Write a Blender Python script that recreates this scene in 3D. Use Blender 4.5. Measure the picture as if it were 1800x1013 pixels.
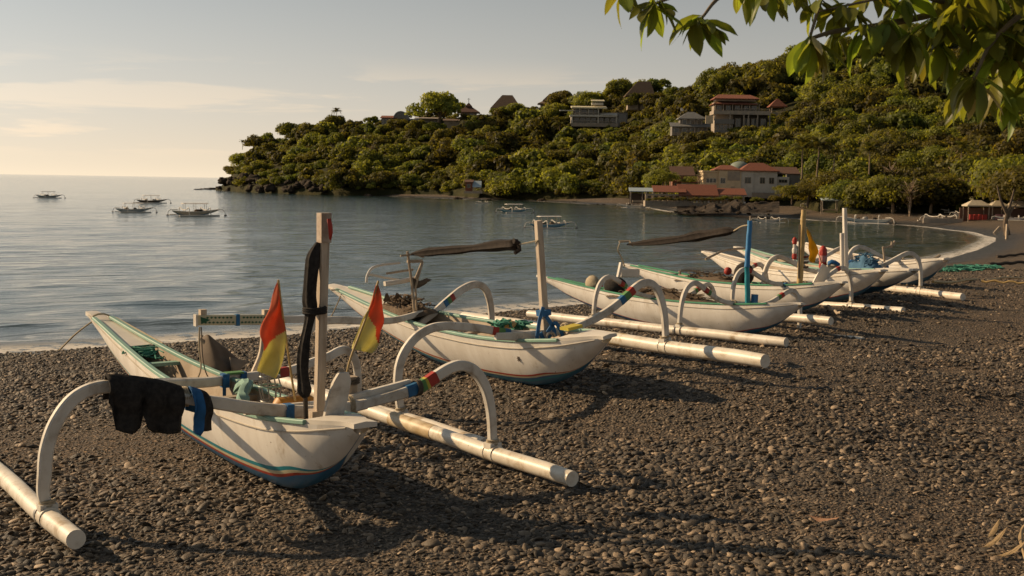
import bpy, math, random
import numpy as np
from mathutils import Vector, Matrix, Euler
for o in list(bpy.data.objects): bpy.data.objects.remove(o)
scene = bpy.context.scene
col = scene.collection
rad = math.radians
random.seed(7); RNG = np.random.default_rng(7)

# ------------------------------------------------------------------ camera
FPX, EYE = 2100.0, 3.5                      # focal length in pixels of an 1800 px wide picture, eye height over the sea
PITCH, ROLL = math.atan(185.5/FPX), math.atan(0.0165)
cam_d = bpy.data.cameras.new('camera'); cam = bpy.data.objects.new('camera', cam_d); col.objects.link(cam)
cam_d.sensor_width = 36; cam_d.lens = FPX/1800*36; cam_d.clip_start = 0.1; cam_d.clip_end = 60000
CAMROT = Matrix.Rotation(math.pi/2-PITCH, 3, 'X') @ Matrix.Rotation(ROLL, 3, 'Z')
cam.matrix_world = Matrix.Translation((0, 0, EYE)) @ CAMROT.to_4x4()
cam_d.dof.use_dof = True; cam_d.dof.focus_distance = 9.0; cam_d.dof.aperture_fstop = 11.0
scene.camera = cam
CP = Vector((0, 0, EYE))

# ------------------------------------------------------------------ sky, sun, exposure
SUN_DIR = Vector((-math.sin(rad(71)), math.cos(rad(71)), 0.0)); SUN_EL = rad(27)
SUNV = Vector((SUN_DIR.x*math.cos(SUN_EL), SUN_DIR.y*math.cos(SUN_EL), math.sin(SUN_EL)))
w = bpy.data.worlds.new('World'); scene.world = w; w.use_nodes = True
nt = w.node_tree; N = nt.nodes; L = nt.links; N.clear()
HAZE_K, HAZE_FALL, HAZE_MAX = (0.62, 0.74), 12.5, 0.97
out = N.new('ShaderNodeOutputWorld'); bg = N.new('ShaderNodeBackground'); bg.inputs['Strength'].default_value = 0.076
sky = N.new('ShaderNodeTexSky'); sky.sky_type = 'NISHITA'; sky.sun_disc = False
sky.sun_elevation = SUN_EL; sky.sun_rotation = math.atan2(SUN_DIR.x, SUN_DIR.y)
sky.air_density = 1.0; sky.dust_density = 1.2; sky.ozone_density = 1.0; sky.altitude = 0
def wn(t, **k):
    n = N.new(t)
    for a, b in k.items(): setattr(n, a, b)
    return n
def wmath(op, a, b=None, c=None):
    n = wn('ShaderNodeMath', operation=op)
    for i, v in enumerate((a, b, c)):
        if v is None: continue
        if isinstance(v, (int, float)): n.inputs[i].default_value = v
        else: L.new(v, n.inputs[i])
    return n.outputs[0]
def wmix(f, a, b, mode='MIX'):
    n = wn('ShaderNodeMix', data_type='RGBA', blend_type=mode)
    for i, v in ((0, f), (6, a), (7, b)):
        if isinstance(v, (int, float)): n.inputs[i].default_value = v
        elif isinstance(v, tuple): n.inputs[i].default_value = (*v, 1)
        else: L.new(v, n.inputs[i])
    return n.outputs[2]
tc = wn('ShaderNodeTexCoord'); sep = wn('ShaderNodeSeparateXYZ'); L.new(tc.outputs['Generated'], sep.inputs[0])
el = wmath('MAXIMUM', sep.outputs['Z'], 0.0)
# warm evening air: the clear sky pulled towards a warm grey, more so near the horizon
lum = wn('ShaderNodeRGBToBW'); L.new(sky.outputs[0], lum.inputs[0])
grey = wn('ShaderNodeCombineColor')
for i, k in enumerate((0.83, 0.93, 0.985)): L.new(wmath('MULTIPLY', lum.outputs[0], k), grey.inputs[i])
base = wmix(0.88, sky.outputs[0], grey.outputs[0])
# low warm haze all round the horizon, brighter towards the sun as forward scattering makes it
dt = wn('ShaderNodeVectorMath', operation='DOT_PRODUCT'); L.new(tc.outputs['Generated'], dt.inputs[0]); dt.inputs[1].default_value = (SUN_DIR.x, SUN_DIR.y, 0)
fw = wmath('MULTIPLY_ADD', wmath('POWER', wmath('MAXIMUM', wmath('MULTIPLY_ADD', dt.outputs['Value'], 0.5, 0.5), 0.0), 2.0), HAZE_K[0], HAZE_K[1])
hzc = wn('ShaderNodeCombineColor')
for i, k in enumerate((10.0, 8.25, 6.0)): L.new(wmath('MULTIPLY', fw, k), hzc.inputs[i])
hz = wmath('MULTIPLY', wmath('POWER', 2.718, wmath('MULTIPLY', el, -HAZE_FALL)), HAZE_MAX)
skyc = wmix(hz, base, hzc.outputs[0])
# streaky low clouds
mp = wn('ShaderNodeMapping'); mp.inputs['Scale'].default_value = (3.0, 3.0, 30.0); mp.inputs['Location'].default_value = (1.35, 0.4, 0.1)
L.new(tc.outputs['Generated'], mp.inputs[0])
nz = wn('ShaderNodeTexNoise'); nz.inputs['Scale'].default_value = 1.6; nz.inputs['Detail'].default_value = 8; nz.inputs['Roughness'].default_value = 0.58
nz.inputs['Distortion'].default_value = 0.3
L.new(mp.outputs[0], nz.inputs[0])
def band(lo, hi, s):
    a = wn('ShaderNodeMapRange', interpolation_type='SMOOTHSTEP'); a.inputs[1].default_value = lo; a.inputs[2].default_value = lo+s
    b = wn('ShaderNodeMapRange', interpolation_type='SMOOTHSTEP'); b.inputs[1].default_value = hi-s; b.inputs[2].default_value = hi; b.inputs[3].default_value = 1; b.inputs[4].default_value = 0
    L.new(el, a.inputs[0]); L.new(el, b.inputs[0])
    return wmath('MULTIPLY', a.outputs[0], b.outputs[0])
cr = wn('ShaderNodeMapRange', interpolation_type='SMOOTHSTEP'); cr.inputs[1].default_value = 0.50; cr.inputs[2].default_value = 0.60
L.new(nz.outputs[0], cr.inputs[0])
cl = wmath('MULTIPLY', cr.outputs[0], band(0.01, 0.105, 0.03))
cloudc = wmix(1.0, skyc, (1.22, 1.13, 1.04), 'MULTIPLY')
fin = wmix(wmath('MULTIPLY', cl, 0.85), skyc, cloudc)
L.new(fin, bg.inputs[0]); L.new(bg.outputs[0], out.inputs[0])
sun_d = bpy.data.lights.new('sun', 'SUN'); sun = bpy.data.objects.new('sun', sun_d); col.objects.link(sun)
sun_d.energy = 5.0; sun_d.angle = rad(0.6); sun_d.color = (1.0, 0.72, 0.42)
sun.rotation_euler = SUNV.to_track_quat('Z', 'Y').to_euler(); sun.location = (-20, 15, 30)
vs = scene.view_settings; vs.view_transform = 'Standard'; vs.look = 'None'; vs.exposure = 0.22; vs.gamma = 1.0; vs.use_curve_mapping = False
scene.cycles.max_bounces = 6; scene.cycles.diffuse_bounces = 3; scene.cycles.transparent_max_bounces = 6
scene.cycles.use_denoising = True

# ------------------------------------------------------------------ helpers: rays, meshes, objects
def ray(px, py): return CAMROT @ Vector(((px-900)/FPX, -(py-506.5)/FPX, -1.0))
def at(px, py, Y):                       # the point of the sight line at distance Y ahead
    d = ray(px, py); return CP + d*(Y/d.y)
def onz(px, py, z): d = ray(px, py); return CP + d*((z-EYE)/d.z)
def project(p):
    q = CAMROT.transposed() @ (Vector(p)-CP); return 900+FPX*q.x/-q.z, 506.5-FPX*q.y/-q.z
def lplane(M, px, py, l0, ln):           # sight line met with a plane of a thing, in the thing's own coordinates
    Mi = M.inverted(); o = Mi @ CP; d = (Mi.to_3x3() @ ray(px, py)); n = Vector(ln); l0 = Vector(l0)
    return o + d*((l0-o).dot(n)/d.dot(n))

class MB:
    def __init__(s): s.v = []; s.f = []; s.m = []; s.mi = 0
    def quadgrid(s, rows, closed_u=False, flip=False):
        b = len(s.v); nr = len(rows); nc = len(rows[0])
        for r in rows: s.v.extend(tuple(p) for p in r)
        for i in range(nr-1):
            for j in range(nc if closed_u else nc-1):
                k = (j+1) % nc; q = (b+i*nc+j, b+i*nc+k, b+(i+1)*nc+k, b+(i+1)*nc+j)
                s.f.append(q[::-1] if flip else q); s.m.append(s.mi)
        return b
    def poly(s, pts):
        b = len(s.v); s.v.extend(tuple(p) for p in pts); s.f.append(tuple(range(b, b+len(pts)))); s.m.append(s.mi)
    def box(s, x0, x1, y0, y1, z0, z1, M=None):
        b = len(s.v); P = [(x, y, z) for z in (z0, z1) for y in (y0, y1) for x in (x0, x1)]
        if M is not None: P = [tuple(M @ Vector(p)) for p in P]
        s.v.extend(P)
        for f in ((0,2,3,1), (4,5,7,6), (0,1,5,4), (2,6,7,3), (0,4,6,2), (1,3,7,5)):
            s.f.append(tuple(b+i for i in f)); s.m.append(s.mi)
        return s
    def sweep(s, path, sec, side=None, cap=True):
        """path of points, sec(i, t) -> list of (a along side, b along normal)"""
        path = [Vector(p) for p in path]; n = len(path); rows = []
        pv = None
        for i, p in enumerate(path):
            T = (path[min(i+1, n-1)]-path[max(i-1, 0)]).normalized()
            if side is not None: S = Vector(side); S = (S-T*S.dot(T)).normalized()
            else:
                S = pv if pv is not None else T.orthogonal()
                S = (S-T*S.dot(T)).normalized(); pv = S
            Nn = T.cross(S)
            rows.append([p+S*a+Nn*b for a, b in sec(i, i/(n-1))])
        b = s.quadgrid(rows, True)
        nc = len(rows[0])
        if cap:
            s.f.append(tuple(b+j for j in range(nc))[::-1]); s.m.append(s.mi)
            s.f.append(tuple(b+(n-1)*nc+j for j in range(nc))); s.m.append(s.mi)
        return s
    def tube(s, path, r, n=8):
        rr = r if callable(r) else (lambda t: r)
        return s.sweep(path, lambda i, t: [(rr(t)*math.cos(k*2*math.pi/n), rr(t)*math.sin(k*2*math.pi/n)) for k in range(n)])
    def bar(s, path, w, h, side, taper=None):        # chamfered rectangle, w along side, h across
        def sec(i, t):
            k = taper(t) if taper else 1.0; a, b = w/2, h/2*k; c = min(a, b)*0.35
            return [(a, -b+c), (a, b-c), (a-c, b), (-a+c, b), (-a, b-c), (-a, -b+c), (-a+c, -b), (a-c, -b)]
        return s.sweep(path, sec, side)
    def ball(s, c, r, n=10, m=6, sq=(1, 1, 1)):
        rows = []
        for i in range(m+1):
            a = math.pi*i/m; rr = max(math.sin(a), .02)
            rows.append([(c[0]+r*sq[0]*rr*math.cos(2*math.pi*j/n), c[1]+r*sq[1]*rr*math.sin(2*math.pi*j/n), c[2]-r*sq[2]*math.cos(a)) for j in range(n)])
        s.quadgrid(rows, True); return s
    def mesh(s, name, mats, smooth=40):
        me = bpy.data.meshes.new(name); me.from_pydata(s.v, [], s.f)
        for m_ in (mats if isinstance(mats, (list, tuple)) else [mats]): me.materials.append(m_)
        if any(s.m): me.polygons.foreach_set('material_index', s.m)
        if smooth:
            me.polygons.foreach_set('use_smooth', [True]*len(s.f)); me.update()
            try: me.set_sharp_from_angle(angle=rad(smooth))
            except Exception: pass
        me.update(); return me
    def build(s, name, mats, parent=None, smooth=40):
        return obj(name, s.mesh(name, mats, smooth), parent)

def obj(name, me, parent=None):
    o = bpy.data.objects.new(name, me); col.objects.link(o)
    if parent is not None: o.parent = parent
    return o
def tag(o, label=None, cat=None, group=None, kind=None):
    for k, v in (('label', label), ('category', cat), ('group', group), ('kind', kind)):
        if v: o[k] = v
    return o
def thing(name, label, cat, loc=(0, 0, 0), M=None, group=None, rz=0, sc=1):
    o = bpy.data.objects.new(name, None); col.objects.link(o); o.empty_display_size = 0.3
    if M is not None: o.matrix_world = M
    else: o.location = loc; o.rotation_euler = (0, 0, rz); o.scale = (sc,)*3
    return tag(o, label, cat, group)
KIDS = {}
def dup(src, kids, group=None, label=None):
    c = src.copy(); col.objects.link(c)
    for k in kids:
        d = k.copy(); col.objects.link(d); d.parent = c; d.matrix_parent_inverse = k.matrix_parent_inverse
    if label: c['label'] = label
    if group: c['group'] = group
    return c
def crom(pts, n=6):                      # smooth curve through points
    P = [Vector(p) for p in pts]; P = [P[0]*2-P[1]]+P+[P[-1]*2-P[-2]]; o = []
    for i in range(1, len(P)-2):
        a, b, c, d = P[i-1:i+3]
        for k in range(n):
            t = k/n; o.append(0.5*((2*b)+(c-a)*t+(2*a-5*b+4*c-d)*t*t+(3*b-a-3*c+d)*t**3))
    o.append(P[-2]); return o

# ------------------------------------------------------------------ materials
def nodes(name):
    m = bpy.data.materials.new(name); m.use_nodes = True; t = m.node_tree
    b = t.nodes['Principled BSDF']; return m, t, b
def tn(t, kind, inp=None, **k):
    n = t.nodes.new(kind)
    for a, v in k.items(): setattr(n, a, v)
    for a, v in (inp or {}).items():
        if hasattr(v, 'is_output'): t.links.new(v, n.inputs[a])
        else: n.inputs[a].default_value = v
    return n
def c4(c): return (*c, 1.0)
def mixc(t, f, a, b, mode='MIX'):
    n = t.nodes.new('ShaderNodeMix'); n.data_type = 'RGBA'; n.blend_type = mode
    for i, v in ((0, f), (6, a), (7, b)):
        if hasattr(v, 'is_output'): t.links.new(v, n.inputs[i])
        else: n.inputs[i].default_value = v if isinstance(v, (int, float)) else c4(v)
    return n.outputs[2]
def ramp(t, src, lo, hi, a=0.0, b=1.0):
    n = tn(t, 'ShaderNodeMapRange', {0: src, 1: lo, 2: hi, 3: a, 4: b}, interpolation_type='SMOOTHSTEP'); return n.outputs[0]
def noise(t, vec, scale, detail=4, rough=0.55, dist=0.0):
    n = tn(t, 'ShaderNodeTexNoise', {'Vector': vec, 'Scale': scale, 'Detail': detail, 'Roughness': rough, 'Distortion': dist}); return n.outputs[0]
def bump(t, b, h, strength=0.3, dist=0.01):
    n = tn(t, 'ShaderNodeBump', {'Height': h, 'Strength': strength, 'Distance': dist}); t.links.new(n.outputs[0], b.inputs['Normal'])
def mat(name, c, rough=0.6, c2=None, scale=8.0, dirt=None, dirt_amt=0.35, bmp=0.15, spec=0.4, streak=(1, 1, 1), trans=0.0, metal=0.0, dscale=3.0, speck=False):
    m, t, b = nodes(name); tc = tn(t, 'ShaderNodeTexCoord').outputs['Object']
    v = tn(t, 'ShaderNodeMapping', {'Vector': tc, 'Scale': streak}).outputs[0]
    n1 = noise(t, v, scale, 5, 0.6)
    cc = mixc(t, ramp(t, n1, 0.3, 0.7), c, c2 or tuple(x*0.82 for x in c))
    if dirt:
        n2 = noise(t, v, dscale, 7, 0.68, 0.4); cc = mixc(t, ramp(t, n2, 0.72-dirt_amt*0.4, 0.80), cc, dirt)
        if speck:                        # chips, scrapes along the length and small rust spots
            v2 = tn(t, 'ShaderNodeMapping', {'Vector': tc, 'Scale': (9, 2.2, 9)}).outputs[0]
            cc = mixc(t, ramp(t, noise(t, v2, 3.0, 6, .7, .8), .66, .72, 0.0, .75), cc, tuple(x*.45 for x in c))
            cc = mixc(t, ramp(t, noise(t, tc, 30.0, 3, .6), .71, .75), cc, (.10, .06, .035))
    t.links.new(cc, b.inputs['Base Color']); b.inputs['Roughness'].default_value = rough
    b.inputs['Specular IOR Level'].default_value = spec; b.inputs['Metallic'].default_value = metal
    if bmp: bump(t, b, noise(t, v, scale*4, 4), bmp, 0.004)
    if trans:
        tr = tn(t, 'ShaderNodeBsdfTranslucent'); t.links.new(cc, tr.inputs[0])
        mx = tn(t, 'ShaderNodeMixShader', {0: trans}); t.links.new(b.outputs[0], mx.inputs[1]); t.links.new(tr.outputs[0], mx.inputs[2])
        t.links.new(mx.outputs[0], t.nodes['Material Output'].inputs[0])
    return m
WHITE = mat('white_paint', (.66, .61, .53), .45, (.57, .52, .45), 5, (.30, .22, .14), .36, .25, dscale=5)
RAILW = mat('rail_off_white_paint', (.46, .42, .36), .8, (.38, .34, .28), 5, (.3, .22, .15), .4, .1, spec=.1)
HULLW = mat('hull_white_paint', (.71, .68, .63), .55, (.61, .57, .51), 4, (.36, .28, .19), .42, .15, dscale=5.5, streak=(1.6, 1.6, .45), speck=True)
ARMW = mat('arm_white_paint', (.64, .60, .53), .6, (.53, .48, .41), 7, (.25, .18, .11), .58, .4, dscale=7, speck=True)
PIPE = mat('white_plastic_pipe', (.70, .65, .56), .42, (.60, .54, .45), 5, (.27, .18, .08), .62, .2, dscale=6, speck=True)
PIPED = mat('stained_plastic_pipe', (.60, .50, .35), .5, (.42, .30, .14), 6, (.22, .14, .06), .8, .15, dscale=6)
BLUE = mat('blue_paint', (.035, .16, .30), .4, (.03, .12, .24), 5, (.10, .10, .10), .25, .1)
TEAL = mat('teal_paint', (.02, .24, .30), .4, dirt=(.2, .2, .18), dirt_amt=.2)
RED = mat('red_paint', (.42, .055, .03), .5, dirt=(.2, .15, .12), dirt_amt=.2)
CREAM = mat('cream_paint', (.62, .55, .36), .5)
MINT = mat('mint_green_paint', (.24, .38, .30), .5, (.18, .32, .26), 6, (.40, .34, .26), .38, .2)
MINTD = mat('green_rail_paint', (.05, .25, .13), .5, (.04, .19, .11), 6, (.3, .28, .2), .3, .2)
INSIDE = mat('bare_hull_inside', (.46, .38, .29), .7, (.32, .25, .18), 4, (.16, .12, .08), .5, .3)
WOOD = mat('weathered_wood', (.42, .34, .25), .75, (.30, .23, .16), 6, (.14, .10, .07), .4, .5, streak=(5, 5, .6))
MASTW = mat('mast_wood', (.56, .47, .37), .65, (.44, .35, .26), 6, (.16, .11, .075), .60, .5, streak=(6, 6, .7), speck=True)
DARKW = mat('dark_wood', (.07, .05, .035), .8, (.04, .03, .022), 6, bmp=.5)
BLACKC = mat('black_cloth', (.020, .018, .017), .95, (.042, .037, .033), 30, bmp=.5, spec=.15)
SAILC = mat('dark_sail_cloth', (.016, .012, .010), .9, (.034, .026, .021), 20, bmp=.5, spec=.2)
BLUEC = mat('blue_cloth', (.02, .12, .30), .8, (.015, .09, .22), 20, bmp=.4)
BLUER = mat('blue_rope', (.02, .13, .32), .7, (.015, .09, .22), 30, bmp=.4)
REDC = mat('red_flag_cloth', (.70, .19, .085), .85, (.60, .14, .06), 10, bmp=.2, trans=.45)
YELC = mat('yellow_flag_cloth', (.72, .66, .29), .85, (.64, .58, .22), 10, bmp=.2, trans=.45)
YELF = mat('deep_yellow_flag_cloth', (.72, .47, .02), .8, (.62, .38, .02), 10, bmp=.2, trans=.45)
ROPE = mat('pale_rope', (.42, .35, .24), .85, (.3, .24, .16), 40, bmp=.5)
ROPED = mat('dark_rope', (.10, .08, .06), .9, bmp=.5)
NETB = mat('brown_net', (.14, .10, .065), .95, (.08, .055, .035), 30, bmp=1.0)
NETG = mat('green_net', (.06, .25, .18), .9, (.03, .14, .10), 30, bmp=1.0)
TARP = mat('brown_tarpaulin', (.14, .105, .075), .85, (.09, .065, .045), 6, bmp=.4)
ORANGE = mat('orange_plastic', (.52, .24, .03), .5, (.40, .17, .02), 8)
BAMBOO = mat('bamboo', (.48, .34, .14), .5, (.36, .24, .09), 4, (.14, .09, .05), .3, .2, streak=(1, 1, 3))
GREYM = mat('grey_metal', (.30, .29, .27), .45, bmp=.1, metal=.3)
GREENP = mat('wrap_green', (.10, .24, .07), .6, (.07, .18, .05), 10)
YELP = mat('wrap_yellow', (.50, .40, .05), .6)
REDP = mat('wrap_red', (.40, .035, .02), .6, (.30, .03, .02), 10)
BLUEP = mat('wrap_blue', (.02, .14, .30), .6, (.02, .10, .22), 10)
# a rock / stone material
def rockmat(name, a, b_, scale=1.5, bm=.8, bd=.15):
    m, t, b = nodes(name); tc = tn(t, 'ShaderNodeTexCoord').outputs['Object']
    n1 = noise(t, tc, scale, 8, .65); t.links.new(mixc(t, ramp(t, n1, .35, .65), a, b_), b.inputs['Base Color'])
    b.inputs['Roughness'].default_value = .9; b.inputs['Specular IOR Level'].default_value = .12; bump(t, b, noise(t, tc, scale*2.5, 8, .7), bm, bd); return m
ROCK = rockmat('dark_rock', (.020, .016, .013), (.065, .050, .036), .7, 1.0, .3)
def pebmat():
    m, t, b = nodes('pebble_stone'); oi = tn(t, 'ShaderNodeObjectInfo').outputs['Random']
    tc = tn(t, 'ShaderNodeTexCoord').outputs['Object']
    r = tn(t, 'ShaderNodeValToRGB', {0: oi}); e = r.color_ramp.elements
    e[0].position = 0; e[0].color = (0.038, 0.031, 0.024, 1); e[1].position = 1; e[1].color = (0.480, 0.360, 0.240, 1)
    for p, c in ((.30, (0.074, 0.060, 0.044)), (.58, (0.126, 0.097, 0.067)), (.82, (0.190, 0.143, 0.097)), (.95, (0.290, 0.214, 0.142))):
        x = e.new(p); x.color = c4(c)
    n1 = noise(t, tc, 2.2, 5, .65); cc = mixc(t, ramp(t, n1, .3, .75), r.outputs[0], mixc(t, 1.0, r.outputs[0], (0.744, 0.744, 0.744), 'MULTIPLY'))
    t.links.new(cc, b.inputs['Base Color']); b.inputs['Roughness'].default_value = .62; b.inputs['Specular IOR Level'].default_value = .35
    bump(t, b, noise(t, tc, 6, 5, .6), .25, .08); return m
PEB = pebmat()
def beachmat():
    m, t, b = nodes('dark_shingle'); g = tn(t, 'ShaderNodeNewGeometry').outputs['Position']
    v1 = tn(t, 'ShaderNodeTexVoronoi', {'Vector': g, 'Scale': 42.0, 'Randomness': 1.0}); v2 = tn(t, 'ShaderNodeTexVoronoi', {'Vector': g, 'Scale': 11.0})
    n1 = noise(t, g, .35, 6, .6); n2 = noise(t, g, 2.6, 6, .65)
    rb = tn(t, 'ShaderNodeValToRGB', {0: v1.outputs['Color']}); e = rb.color_ramp.elements
    e[0].color = (0.036, 0.028, 0.019, 1); e[1].color = (0.480, 0.348, 0.216, 1); x = e.new(.6); x.color = (0.102, 0.078, 0.053, 1); x = e.new(.88); x.color = (0.180, 0.134, 0.089, 1)
    cc = mixc(t, ramp(t, n2, .3, .7), rb.outputs[0], mixc(t, 1.0, rb.outputs[0], (0.744, 0.696, 0.648), 'MULTIPLY'))
    cc = mixc(t, ramp(t, n1, .35, .7), cc, mixc(t, 1.0, cc, (1.35, 1.22, 1.08), 'MULTIPLY'))
    z = tn(t, 'ShaderNodeSeparateXYZ', {0: g}).outputs[2]
    wet = ramp(t, z, .10, .42, 1.0, 0.0)
    cc = mixc(t, wet, cc, (0.019, 0.017, 0.014)); t.links.new(cc, b.inputs['Base Color'])
    t.links.new(ramp(t, wet, 0, 1, .85, .35), b.inputs['Roughness'])
    h = tn(t, 'ShaderNodeMath', {0: v1.outputs['Distance'], 1: n2}, operation='SUBTRACT').outputs[0]
    nb = noise(t, g, 5.0, 8, .7); h2 = tn(t, 'ShaderNodeMath', {0: nb, 1: 2.2, 2: h}, operation='MULTIPLY_ADD').outputs[0]
    bump(t, b, h2, 1.0, .05); return m
BEACH = beachmat()
def leafmat(name, a, b_, scale=.35, trans=.35, seasonal=.25, rough=.55):
    m, t, b = nodes(name); oi = tn(t, 'ShaderNodeObjectInfo'); g = tn(t, 'ShaderNodeNewGeometry')
    n1 = noise(t, g.outputs['Position'], scale, 4, .6); rnd = oi.outputs['Random']
    isl = g.outputs['Random Per Island']
    cc = mixc(t, ramp(t, n1, .3, .7), a, b_)
    k = tn(t, 'ShaderNodeMath', {0: rnd, 1: isl}, operation='ADD').outputs[0]
    hs = tn(t, 'ShaderNodeHueSaturation', {'Hue': ramp(t, rnd, 0, 1, .476, .522), 'Saturation': .92, 'Value': ramp(t, k, 0, 2, 1-seasonal*1.6, 1+seasonal*1.6), 'Color': cc})
    t.links.new(hs.outputs[0], b.inputs['Base Color']); b.inputs['Roughness'].default_value = rough; b.inputs['Specular IOR Level'].default_value = .25
    tr = tn(t, 'ShaderNodeBsdfTranslucent', {0: mixc(t, 1.0, hs.outputs[0], (1.9, 1.8, .7), 'MULTIPLY')})
    mx = tn(t, 'ShaderNodeMixShader', {0: trans}); t.links.new(b.outputs[0], mx.inputs[1]); t.links.new(tr.outputs[0], mx.inputs[2])
    t.links.new(mx.outputs[0], t.nodes['Material Output'].inputs[0]); return m
LEAF = leafmat('hillside_foliage', (.086, .096, .013), (.160, .146, .020), .09, .55, .45)
LEAF2 = leafmat('shore_foliage', (.105, .105, .013), (.150, .138, .020), .3, .52)
PALML = leafmat('palm_frond', (.095, .090, .020), (.12, .11, .030))
BARK = mat('tree_bark', (.16, .115, .075), .9, (.09, .065, .045), 3, bmp=.6)
HILLM = rockmat('hillside_ground', (.022, .024, .008), (.045, .040, .014), .25, 1.0, .6)
def oceanmat():
    m, t, b = nodes('sea_water'); g = tn(t, 'ShaderNodeNewGeometry').outputs['Position']
    at_ = tn(t, 'ShaderNodeAttribute', attribute_name='shore').outputs['Fac']
    sp = tn(t, 'ShaderNodeMapping', {'Vector': g, 'Scale': (1, 1, 1), 'Rotation': (0, 0, rad(-35))}).outputs[0]
    sp2 = tn(t, 'ShaderNodeMapping', {'Vector': sp, 'Scale': (.45, 1.3, 1)}).outputs[0]
    n1 = noise(t, sp2, 2.6, 7, .66, .3); n2 = noise(t, sp2, .7, 5, .6, .3); n3 = noise(t, g, 2.2, 5, .7)
    deep = mixc(t, ramp(t, at_, 0.0, 9.0), (.050, .058, .046), (.022, .052, .058))
    cd = tn(t, 'ShaderNodeMath', {0: ramp(t, n3, .38, .50), 1: ramp(t, at_, .15, 1.7, 1.0, 0.0)}, operation='MULTIPLY').outputs[0]
    cc = mixc(t, cd, deep, (.62, .58, .52)); t.links.new(cc, b.inputs['Base Color'])
    t.links.new(ramp(t, cd, 0, 1, .06, .7), b.inputs['Roughness']); b.inputs['IOR'].default_value = 1.333
    sp3 = tn(t, 'ShaderNodeMapping', {'Vector': sp, 'Scale': (.30, 1.25, 1)}).outputs[0]; n4 = noise(t, sp3, .62, 4, .55, .5)
    h = tn(t, 'ShaderNodeMath', {0: n4, 1: 3.2, 2: n2}, operation='MULTIPLY_ADD').outputs[0]; h = tn(t, 'ShaderNodeMath', {0: n1, 1: .55, 2: h}, operation='MULTIPLY_ADD').outputs[0]
    bump(t, b, h, .5, .085); return m
SEA = oceanmat()

# ------------------------------------------------------------------ land and sea
from mathutils import noise as mnoise
def hor(px): return 306+0.0165*px
SHORE_PX = [(0,622),(240,607),(480,592),(775,559),(1000,537),(1300,503),(1640,462),(1720,440),(1748,425),(1750,418),(1715,409),(1650,401),(1600,396),(1500,391),(1440,388),(1400,384),(1340,379),(1280,378),(1230,377),(1180,372),(1130,363),(1050,360),(1000,357),(950,354),(900,352.5),(840,352),(780,349),(700,346.5),(600,343.5),(520,341),(450,338),(400,336),(378,334)]
SH = [(-95,-78),(-31,.5)]+[tuple(onz(x, y, 0).xy) for x, y in SHORE_PX]
TIP = SH[-1]
SH += [(TIP[0]+4, TIP[1]+25), (TIP[0]+30, TIP[1]+140), (40, 900)]
POLY = np.array(SH+[(900, 900), (900, -400), (-95, -400)])
SEG = np.array(SH)
def shore_d(X, Y):
    """distance to the waterline, positive on land"""
    X = np.asarray(X, float); Y = np.asarray(Y, float); D = np.full(X.shape, 1e9)
    for (ax, ay), (bx, by) in zip(SEG[:-1], SEG[1:]):
        ux, uy = bx-ax, by-ay; t = np.clip(((X-ax)*ux+(Y-ay)*uy)/(ux*ux+uy*uy), 0, 1)
        D = np.minimum(D, np.hypot(X-ax-t*ux, Y-ay-t*uy))
    ins = np.zeros(X.shape, bool)
    for (ax, ay), (bx, by) in zip(POLY, np.roll(POLY, -1, 0)):
        c = (ay > Y) != (by > Y)
        with np.errstate(divide='ignore', invalid='ignore'): xi = (bx-ax)*(Y-ay)/(by-ay)+ax
        ins ^= c & (X < xi)
    return np.where(ins, D, -D)
def sstep(x, a, b): t = np.clip((x-a)/(b-a), 0, 1); return t*t*(3-2*t)
# boats on the beach: x, y, heading, size, pitch, height, roll
POSES = [(-1.257, 6.923, .6214, 1.0, 0, 1.65, 0), (.308, 10.707, .591, 1.041, -.024, 1.647, -.145), (2.957, 15.22, .736, .891, -.018, 1.562, .093),
         (4.164, 17.526, .623, .919, -.033, 1.632, .017), (5.181, 18.84, .391, 1.009, -.027, 1.685, -.002), (5.664, 19.898, .362, 1.012, -.012, 1.678, .007), (7.48, 22.226, .298, 1.019, -.016, 1.683, -.001)]
def pose(P):
    x, y, h, s, p, z, r = P
    return Matrix.Translation((x, y, z)) @ Matrix.Rotation(h, 4, 'Z') @ Matrix.Rotation(p, 4, 'X') @ Matrix.Rotation(r, 4, 'Y') @ Matrix.Scale(s, 4)
# the shingle carries the boats: heights of the beach under hulls and floats
CTRL = []
def near_prof(d):
    z = np.where(d < 12, .118*d, np.where(d < 16, 1.416+.118*(d-12)-.0147*(d-12)**2, 1.65+.004*np.minimum(d-16, 40)))
    return np.where(d < 0, .12*d, z)
for i_, P in enumerate(POSES):
    M_ = pose(P)
    for l in ((-1.41, -.9, .0), (-1.41, .6, 0), (-1.41, 1.9, 0), (1.41, -.9, 0), (1.41, .6, 0), (1.41, 1.9, 0), (0, .1, 0), (0, 1.2, .0)):
        if (i_ == 4 and l[0] > 1) or (i_ == 5 and l[0] < -1): continue
        p = M_ @ Vector(l); CTRL.append(p)
CX = np.array([p.x for p in CTRL]); CY = np.array([p.y for p in CTRL]); CZ = np.array([p.z for p in CTRL])
CO = CZ-near_prof(shore_d(CX, CY))
def beach_z(X, Y, d=None):
    X = np.asarray(X, float); Y = np.asarray(Y, float)
    if d is None: d = shore_d(X, Y)
    zn = near_prof(d)
    far = np.where(d < 0, .12*d, 1.5*(1-np.exp(-np.maximum(d, 0)/9.0)))
    k = sstep(Y, 55, 95); z = zn*(1-k)+far*k
    num = np.zeros(X.shape); den = np.full(X.shape, .12)
    for x, y, o in zip(CX, CY, CO):
        g = np.exp(-((X-x)**2+(Y-y)**2)/(2*.85**2)); num += g*o; den += g
    return np.maximum(z+num/den, -3.5)
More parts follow.
